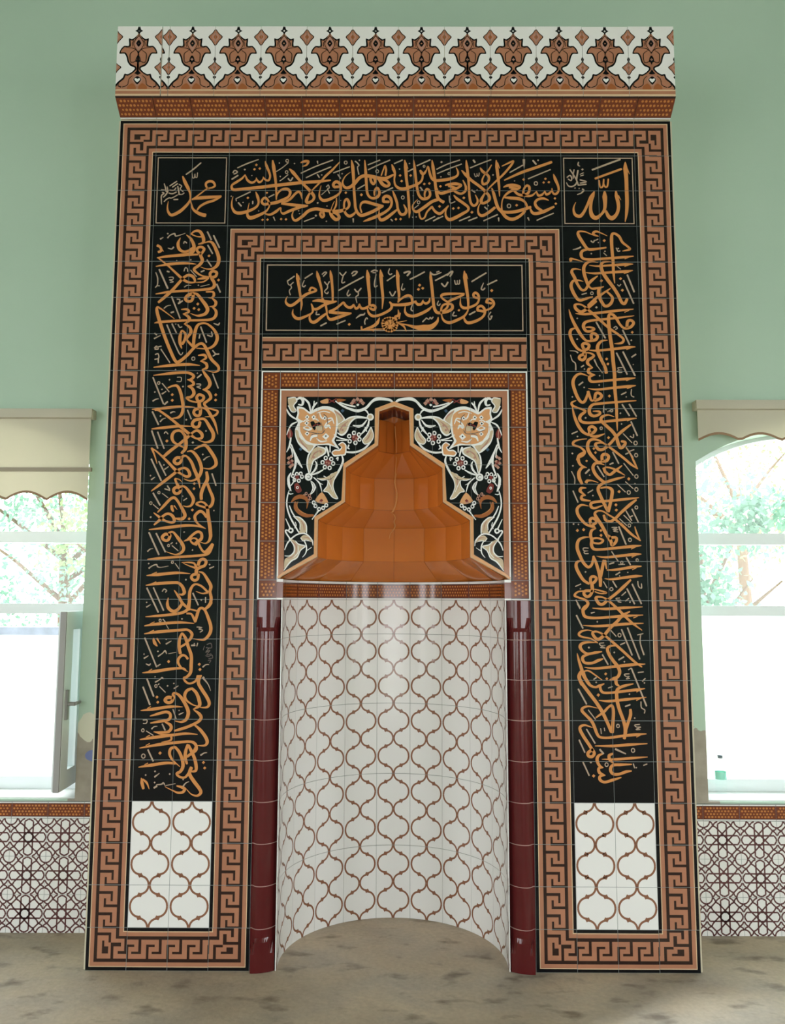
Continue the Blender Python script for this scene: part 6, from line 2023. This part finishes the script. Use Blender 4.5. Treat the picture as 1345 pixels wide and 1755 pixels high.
put_tiles(hb, CORNER, [(-0.65, 2.95)], -R90 if False else math.radians(90)); put_tiles(hb, CORNER, [(0.65, 2.95)], math.pi)
put_tiles(hb, CORNER, [(-0.65, 1.85)], 0); put_tiles(hb, CORNER, [(0.65, 1.85)], math.radians(-90))

OUT = [(0.0, 2.837), (0.102, 2.797), (0.103, 2.612), (0.264, 2.505), (0.273, 2.312), (0.4116, 2.2256), (0.4123, 2.034), (0.5644, 1.944), (0.6, 1.915)]
INN = [(0.0, 2.808), (0.078, 2.781), (0.083, 2.601), (0.2514, 2.4827), (0.2531, 2.304), (0.3918, 2.2102), (0.3923, 2.0185), (0.57, 1.920), (0.586, 1.906)]


def clip_poly(poly, x0, x1, z0, z1):
    def half(p, f, inter):
        out = []
        for i in range(len(p)):
            a, b = p[i - 1], p[i]; fa, fb = f(a), f(b)
            if fa != fb: out.append(inter(a, b))
            if fb: out.append(b)
        return out
    ix = lambda v: (lambda a, b: (v, a[1] + (b[1] - a[1]) * (v - a[0]) / (b[0] - a[0])))
    iz = lambda v: (lambda a, b: (a[0] + (b[0] - a[0]) * (v - a[1]) / (b[1] - a[1]), v))
    for f, t in ((lambda p: p[0] >= x0, ix(x0)), (lambda p: p[0] <= x1, ix(x1)), (lambda p: p[1] >= z0, iz(z0)), (lambda p: p[1] <= z1, iz(z1))):
        poly = half(poly, f, t)
        if not poly: return []
    return poly


region = [(0.0, 2.9), (0.6, 2.9), (0.6, 1.915)] + OUT[-2::-1]
sp = MB()
for s in (1, -1):
    q = [(s * x, z) for x, z in region]
    if area2(q) < 0: q = q[::-1]
    sp.poly([(x, 0.0016, z) for x, z in q], 'grout')
sp = part(sp.build('spandrel_panel')); sp['label'] = 'black spandrel panel with white and tan flowers round a stepped arch'
for s in (1, -1):
    for cx in range(3):
        for cz in range(5):
            x0, x1, z0, z1 = 0.2 * cx + G * .7, 0.2 * (cx + 1) - G * .7, 1.9 + 0.2 * cz + G * .7, 1.9 + 0.2 * (cz + 1) - G * .7
            pl = clip_poly(region, x0, x1, z0, z1)
            if len(pl) < 3: continue
            cxm = sum(p[0] for p in pl) / len(pl); czm = sum(p[1] for p in pl) / len(pl)
            pl = [(s * (x - cxm), z - czm) for x, z in pl]
            if area2(pl) < 0: pl = pl[::-1]
            t = MB(); t.poly([(x, 0, z) for x, z in pl], 'black')
            for i in range(len(pl)):
                a, b = pl[i - 1], pl[i]
                t.poly([(a[0], 0, a[1]), (a[0], TH, a[1]), (b[0], TH, b[1]), (b[0], 0, b[1])], 'black')
            t.build('tile', sp, (s * cxm, 0, czm))
items = art_polys(ART['floral'], 4)
fr = [('white', [((-600, 1906), (-593, 1906), (-593, 2893), (-600, 2893)), ((-600, 2893), (0, 2893), (0, 2900), (-600, 2900))]),
      ('tan', [((-593, 1915), (-565, 1930), (-565, 2893), (-593, 2893)), ((-565, 2859), (0, 2859), (0, 2893), (-565, 2893))])]
items = items + fr
me = art_mesh('floral_ornament', items, -0.0006, 0.000012, cuts_x=[-0.4, -0.2, 0, 0.2, 0.4], cuts_z=[2.1, 2.3, 2.5, 2.7], gap=0.0014, mirror=True)
link('floral_ornament', me, sp)['label'] = 'mirrored scrolls, palmettes and small rosettes'
# moulding along the stepped edge
mo = MB(); YF, YB = -0.012, 0.05
for s in (1, -1):
    for i in range(len(OUT) - 1):
        A, B, C, D = [(s * p[0], p[1]) for p in (OUT[i], OUT[i + 1], INN[i + 1], INN[i])]
        lerp = lambda p, q, t: (p[0] + (q[0] - p[0]) * t, p[1] + (q[1] - p[1]) * t)
        E1, E2 = lerp(A, D, .12), lerp(B, C, .12); F1, F2 = lerp(A, D, .80), lerp(B, C, .80)
        def face(p, q, r, t, m, ya=YF, yb=YF):
            v = [(p[0], ya, p[1]), (q[0], ya, q[1]), (r[0], yb, r[1]), (t[0], yb, t[1])]
            mo.poly(v if s < 0 else v[::-1], m)
        face(A, B, E2, E1, 'light', 0.0, YF); face(E1, E2, F2, F1, 'apricot'); face(F1, F2, C, D, 'light', YF, YF + .006)
        mo.poly([(D[0], YF + .006, D[1]), (C[0], YF + .006, C[1]), (C[0], YB, C[1]), (D[0], YB, D[1])], 'umber')
mo = part(mo.build('arch_moulding')); mo['label'] = 'raised tan moulding along the stepped arch edge'

# hood: stacked polygonal bands, each closing in on the one below
def cross(w, d, kind, n=8):
    y0 = 0.03
    if kind == 'v': base = [(-1, 0), (-1, .30), (-.97, .62), (-.5, .82), (0, 1), (.5, .82), (.97, .62), (1, .30), (1, 0)]
    else: base = [(math.copysign(abs(math.sin(a)) ** 0.85, math.sin(a)), math.cos(a) ** 0.85 if math.cos(a) > 1e-6 else 0) for a in [-math.pi / 2 + math.pi * i / n for i in range(n + 1)]]
    return [(w * x, y0 + d * y) for x, y in base]


LV = [(1.906, 0.586, 0.63, 'r'), (2.0185, 0.3925, 0.49, 'r'), (2.2102, 0.392, 0.48, 'r'), (2.304, 0.2535, 0.365, 'r'), (2.4827, 0.252, 0.36, 'r'), (2.601, 0.0835, 0.22, 'v'), (2.775, 0.079, 0.21, 'v')]
hood = MB()
for (z0, w0, d0, k0), (z1, w1, d1, k1) in zip(LV, LV[1:]):
    hood.grid([[(x * 1.003, y + .004, z0) for x, y in cross(w0, d0, k0)], [(x * 1.003, y + .004, z1) for x, y in cross(w1, d1, k1)]], 'umber', smooth=False)
hood = part(hood.build('hood')); hood['label'] = 'plain orange-brown stepped hood inside the arch'
for (z0, w0, d0, k0), (z1, w1, d1, k1) in zip(LV, LV[1:]):
    A, B = cross(w0, d0, k0), cross(w1, d1, k1)
    for i in range(8):
        p = [Vector((*A[i], z0)), Vector((*A[i + 1], z0)), Vector((*B[i + 1], z1)), Vector((*B[i], z1))]
        c = sum(p, Vector()) / 4
        p = [(v - c) for v in p]; p = [v * (1 - 0.0012 / max(v.length, .01)) for v in p]
        t = MB(); t.poly(p, 'orange')
        nrm = (p[1] - p[0]).cross(p[3] - p[0]).normalized()
        bk = [v + Vector((-c.x, 0.3 - c.y, 0)).normalized() * -0.004 for v in p]
        for k in range(4): t.poly([p[k - 1], bk[k - 1], bk[k], p[k]], 'orange')
        t.build('tile', hood, c)
# gabled soffit of the apex
sf = MB(); dd = 0.235
for s in (1, -1):
    sf.poly([(0, 0.03, 2.808), (s * 0.079, 0.03, 2.781), (s * 0.079, dd, 2.781), (0, dd, 2.808)], 'soffit')
    for j in range(6):
        for i in range(3):
            t = (i + .5) / 3; x = s * 0.079 * t; z = 2.808 - 0.027 * t; y = 0.045 + 0.18 * (j + (0.25 if i % 2 else .6)) / 6
            sf.poly([(x + 0.007 * math.cos(q), y + 0.008 * math.sin(q), z - s * 0.007 * math.cos(q) * s * 0.34 - .0006) for q in [math.pi / 3 * k for k in range(6)]], 'amber')
    sf.poly([(0, dd, 2.808), (s * 0.079, dd, 2.781), (s * 0.079, dd, 2.770), (0, dd, 2.770)], 'orange')
sf = part(sf.build('apex_soffit')); sf['label'] = 'rust honeycomb soffit under the arch apex'
# the long crack down the back of the hood
def hood_back(z):
    for (z0, w0, d0, k0), (z1, w1, d1, k1) in zip(LV, LV[1:]):
        if z0 <= z <= z1: return 0.03 + d0 + (d1 - d0) * (z - z0) / (z1 - z0)
    return 0.25
ck = MB(); CR = [(0.004, 2.755), (0.010, 2.70), (0.017, 2.66), (0.015, 2.58), (0.008, 2.50), (0.004, 2.46), (0.016, 2.40), (0.010, 2.34), (-0.008, 2.296), (-0.020, 2.294), (0.000, 2.282), (0.006, 2.262), (0.000, 2.246), (0.006, 2.222), (-0.006, 2.20), (-0.022, 2.178), (-0.028, 2.15)]
WW = [3, 5, 7, 6, 5, 4, 4, 4, 6, 4, 4, 3, 4, 4, 5, 3, 1.5]
P_, W_ = smooth_path(CR, [w * 0.0009 for w in WW], 3)
for i in range(len(P_) - 1):
    (x0, z0), (x1, z1) = P_[i], P_[i + 1]
    y = lambda x, z: hood_back(z) - 0.004 - abs(x) * 0.55
    ck.poly([(x0 - W_[i], y(x0, z0), z0), (x0 + W_[i], y(x0, z0), z0), (x1 + W_[i + 1], y(x1, z1), z1), (x1 - W_[i + 1], y(x1, z1), z1)], 'crack')
c_ = link('crack', ck.mesh('crack'), hood); c_['label'] = 'pale jagged crack down the middle of the hood'

# ---- crowning cornice
CY = -0.10; CZ0, CZ1 = 4.478, 4.880
mb = MB()
prof = [(0.012, 4.405), (CY + 0.010, CZ0 + 0.004), (CY + 0.010, CZ1 - .002), (WY0, CZ1 - .002), (WY0, 4.405)]
for i in range(len(prof)):
    a, b = prof[i - 1], prof[i]
    mb.poly([(-1.5, a[0], a[1]), (-1.5, b[0], b[1]), (1.5, b[0], b[1]), (1.5, a[0], a[1])], 'plaster')
mb.poly([(-1.5, y, z) for y, z in prof], 'plaster'); mb.poly([(1.5, y, z) for y, z in prof[::-1]], 'plaster')
cor = part(mb.build('cornice')); cor['label'] = 'projecting white cornice of tan palmettes over a slanting rust strip'


def palm_tile(name, x0=0.0, x1=0.25):
    """White cornice tile 250 x 400 mm with one palmette; x0..x1 is the piece left after cutting."""
    mb = MB(); sc = 0.25 / 810.0
    base = [(x0 + G, x1 - G, 0.0 + G, 0.012, 'light'), (x0 + G, x1 - G, 0.012, 0.030, 'tan'), (x0 + G, x1 - G, 0.030, 0.040, 'light'), (x0 + G, x1 - G, 0.040, 0.402 - G, 'white')]
    for a, b, u, t, m in base: mb.poly([(a, 0, u), (b, 0, u), (b, 0, t), (a, 0, t)], m)
    for a in (x0 + G, x1 - G): mb.poly([(a, 0, G), (a, TH, G), (a, TH, .402 - G), (a, 0, .402 - G)], 'white')
    for z in (G, .402 - G): mb.poly([(x0 + G, 0, z), (x1 - G, 0, z), (x1 - G, TH, z), (x0 + G, TH, z)], 'white')
    k = 0
    for col, polys in art_polys(ART['palmette'], 3):
        k += 1
        for p in polys:
            for s in (1, -1):
                q = [(0.125 + s * (x - 600) * sc, 0.040 + (1248 - z) * sc * 0.985) for x, z in p]
                q = clip_poly(q, x0 + G, x1 - G, 0.038, 0.400)
                if len(q) < 3: continue
                if area2(q) < 0: q = q[::-1]
                mb.poly([(x, -0.0002 - 0.00002 * k, z) for x, z in q], col)
    me = mb.mesh(name)
    b = bmesh.new(); b.from_mesh(me); bmesh.ops.triangulate(b, faces=[f for f in b.faces if len(f.verts) > 4]); b.to_mesh(me); b.free()
    return me


PALM = palm_tile('palmette_tile_face'); PW = 0.2492
link('tile', palm_tile('palmette_tile_end', 0.008, 0.25), cor, (-1.508, CY, CZ0))
link('tile', palm_tile('palmette_tile_sliver', 0.212, 0.25), cor, (-1.467, CY, CZ0))
for i in range(11):
    o = link('tile', PALM, cor, (-1.2165 + PW * 0.9905 * i, CY + random.uniform(-.0004, .0004), CZ0), (random.gauss(0, .0015), 0, random.gauss(0, .0015))); o.scale = (0.988, 1, 1)
SL = math.atan2(0.10, CZ0 - 4.405)
STRIPC = strip_tile('cornice_strip_face', h=120, edge='bottom', dots=(10, 4))
for i in range(15):
    o = link('tile', STRIPC, cor, (-1.4 + 0.2 * i, (CY) / 2 - 0.003, (CZ0 + 4.405) / 2), (SL, 0, 0))

# ================================================================== LOOSE THINGS
def scallop(x0, x1, ztip, amp, period, phase, n):
    out = []
    for i in range(n + 1):
        x = x0 + (x1 - x0) * i / n; t = ((x - phase) / period) % 1.0
        out.append((x, ztip + amp * math.sin(math.pi * t) ** 0.9))
    return out


def roller_blind(label, x0, x1, ztop, zbar, ztip, peak_at, lift):
    r = tag(empty('roller_blind', ((x0 + x1) / 2, 0.41, ztop)), label, 'blind')
    ox, oy, oz = (x0 + x1) / 2, 0.41, ztop
    mb = MB()
    mb.box(x0 - ox, x1 - ox, -0.03, 0.04, -0.052, 0.0, 'blind')
    mb.tube([(x0 - ox - .004, 0.0, -.03), (x1 - ox + .004, 0.0, -.03)], 0.026, 'blind', 14)
    mb.build('cassette', r)
    edge = scallop(x0 + .012, x1 - .012, ztip, lift, 0.236, peak_at, 60)
    f = MB(); y = -0.006
    f.grid([[(x - ox, y, z - oz) for x, z in edge], [(x - ox, y, ztop - 0.05 - oz) for x, z in edge]], 'blind')
    f.grid([[(x - ox, y + .002, z - oz) for x, z in edge], [(x - ox, y + .002, ztop - 0.05 - oz) for x, z in edge]], 'blind', flip=True)
    fab = f.build('fabric', r)
    t = MB(); t.grid([[(x - ox, y - .0015, z - .004 - oz) for x, z in edge], [(x - ox, y - .0015, z + .010 - oz) for x, z in edge]], 'blindtrim'); t.build('braid', fab)['label'] = 'brown braid along the scalloped hem'
    if zbar:
        b = MB(); b.box(x0 - ox - .004, x1 - ox + .004, y - .009, y + .008, zbar - .011 - oz, zbar + .011 - oz, 'blindbar'); b.build('hem_bar', r)
    return r


roller_blind('long cream roller blind with a hem bar and scalloped valance over the left window', -3.15, -1.733, 2.885, 2.535, 2.358, -1.7435, 0.046)
roller_blind('short cream roller blind drawn up above the right arched window', 1.728, 3.12, 2.945, None, 2.712, 1.742, 0.040)

# water bottle on the right sill
bt = tag(empty('water_bottle', (1.868, 0.60, SILL_Z + 0.006)), 'small clear plastic water bottle standing on the right window sill', 'bottle')
mb = MB(); mb.lathe([(0.0, 0.001), (0.027, 0.001), (0.031, 0.006), (0.031, 0.05), (0.0295, 0.055), (0.031, 0.06), (0.031, 0.14), (0.026, 0.165), (0.013, 0.190), (0.012, 0.202)], 'bottle', 24); mb.build('body', bt)
mb = MB(); mb.lathe([(0.0135, 0.200), (0.0140, 0.203), (0.0140, 0.217), (0.0, 0.218)], 'label', 20); mb.build('cap', bt)
mb = MB(); mb.lathe([(0.0314, 0.085), (0.0316, 0.086), (0.0316, 0.125), (0.0314, 0.126)], 'greenbase', 24); mb.build('wrapper', bt)

# ================================================================== OUTSIDE THE WINDOWS
mb = MB(); mb.box(-30, 30, WY1, 40, -0.5, -0.2, 'ground_out'); mb.box(-30, -WALL_X - .3, -30, WY1, -0.5, -0.2, 'ground_out'); mb.box(WALL_X + .3, 30, -30, WY1, -0.5, -0.2, 'ground_out'); mb.box(-WALL_X - .3, WALL_X + .3, -30, BACK_Y - .3, -0.5, -0.2, 'ground_out')
tag(mb.build('ground'), 'sunlit pale concrete yard outside the windows', kind='structure')


def tree(label, x, y, h, r, seed, leaf, n):
    rnd = random.Random(seed)
    t = tag(empty('tree', (x, y, -0.2)), label, 'tree', 'trees outside the windows')
    mb = MB(); top = h * 0.55
    mb.tube([(0, 0, 0), (0.05, 0.02, top * .5), (-0.03, 0.04, top)], [0.14, 0.11, 0.07], 'bark')
    for k in range(7):
        a = rnd.uniform(0, 6.28); z0 = top * rnd.uniform(.55, 1)
        mb.tube([(0, 0, z0), (math.cos(a) * r * .4, math.sin(a) * r * .4, z0 + h * .12), (math.cos(a) * r * .8, math.sin(a) * r * .8, z0 + h * .22)], [0.05, 0.03, 0.012], 'bark', 6)
    mb.build('trunk', t)
    f = MB(); clumps = []
    for k in range(26):
        while True:
            p = Vector((rnd.uniform(-1, 1), rnd.uniform(-1, 1), rnd.uniform(-1, 1)))
            if p.length < 1: break
        clumps.append(Vector((p.x * r, p.y * r, h * 0.62 + p.z * h * 0.40)))
    for k in range(n):
        c = rnd.choice(clumps); g = c + Vector((rnd.gauss(0, 1), rnd.gauss(0, 1), rnd.gauss(0, 1))) * r * 0.16
        u = Vector((rnd.gauss(0, 1), rnd.gauss(0, 1), rnd.gauss(0, 1) - .6)).normalized(); w = u.cross(Vector((rnd.gauss(0, 1), rnd.gauss(0, 1), rnd.gauss(0, 1)))).normalized()
        l = rnd.uniform(.06, .13); b = l * .3
        f.poly([g, g + u * l * .5 + w * b, g + u * l, g + u * l * .5 - w * b], leaf)
    f.build('foliage', t)['kind'] = 'stuff'
    return t


tree('leafy green tree seen through the upper left window panes', -2.75, 6.2, 4.9, 1.7, 3, 'leaf1', 9000)
tree('tree with grey-green leaves farther off beyond the left window', -5.4, 9.0, 5.4, 2.2, 5, 'leaf2', 9000)
tree('airy tree seen through the middle panes of the right window', 3.7, 5.6, 3.9, 1.2, 8, 'leaf2', 5000)
tree('tall leafy tree whose crown fills the arched right window head', 6.6, 11.2, 7.4, 2.6, 11, 'leaf1', 9000)
gl = tag(empty('garden_wall', (-5.2, 4.6, -0.2)), 'white rendered garden wall beyond the left window', 'wall')
mb = MB(); mb.box(-3.6, 3.6, -0.1, 0.1, 0, 1.62, 'render_wall'); mb.build('wall_face', gl)
mb = MB(); mb.box(-3.65, 3.65, -0.16, 0.16, 1.62, 1.70, 'slate'); mb.build('coping', gl)
gw = tag(empty('garden_wall', (4.5, 3.6, -0.2)), 'white rendered garden wall beyond the right window', 'wall')
mb = MB(); mb.box(-3.5, 3.5, -0.1, 0.1, 0, 1.84, 'render_wall'); mb.build('wall_face', gw)
mb = MB(); mb.box(-3.55, 3.55, -0.16, 0.16, 1.84, 1.92, 'stone'); mb.build('coping', gw)
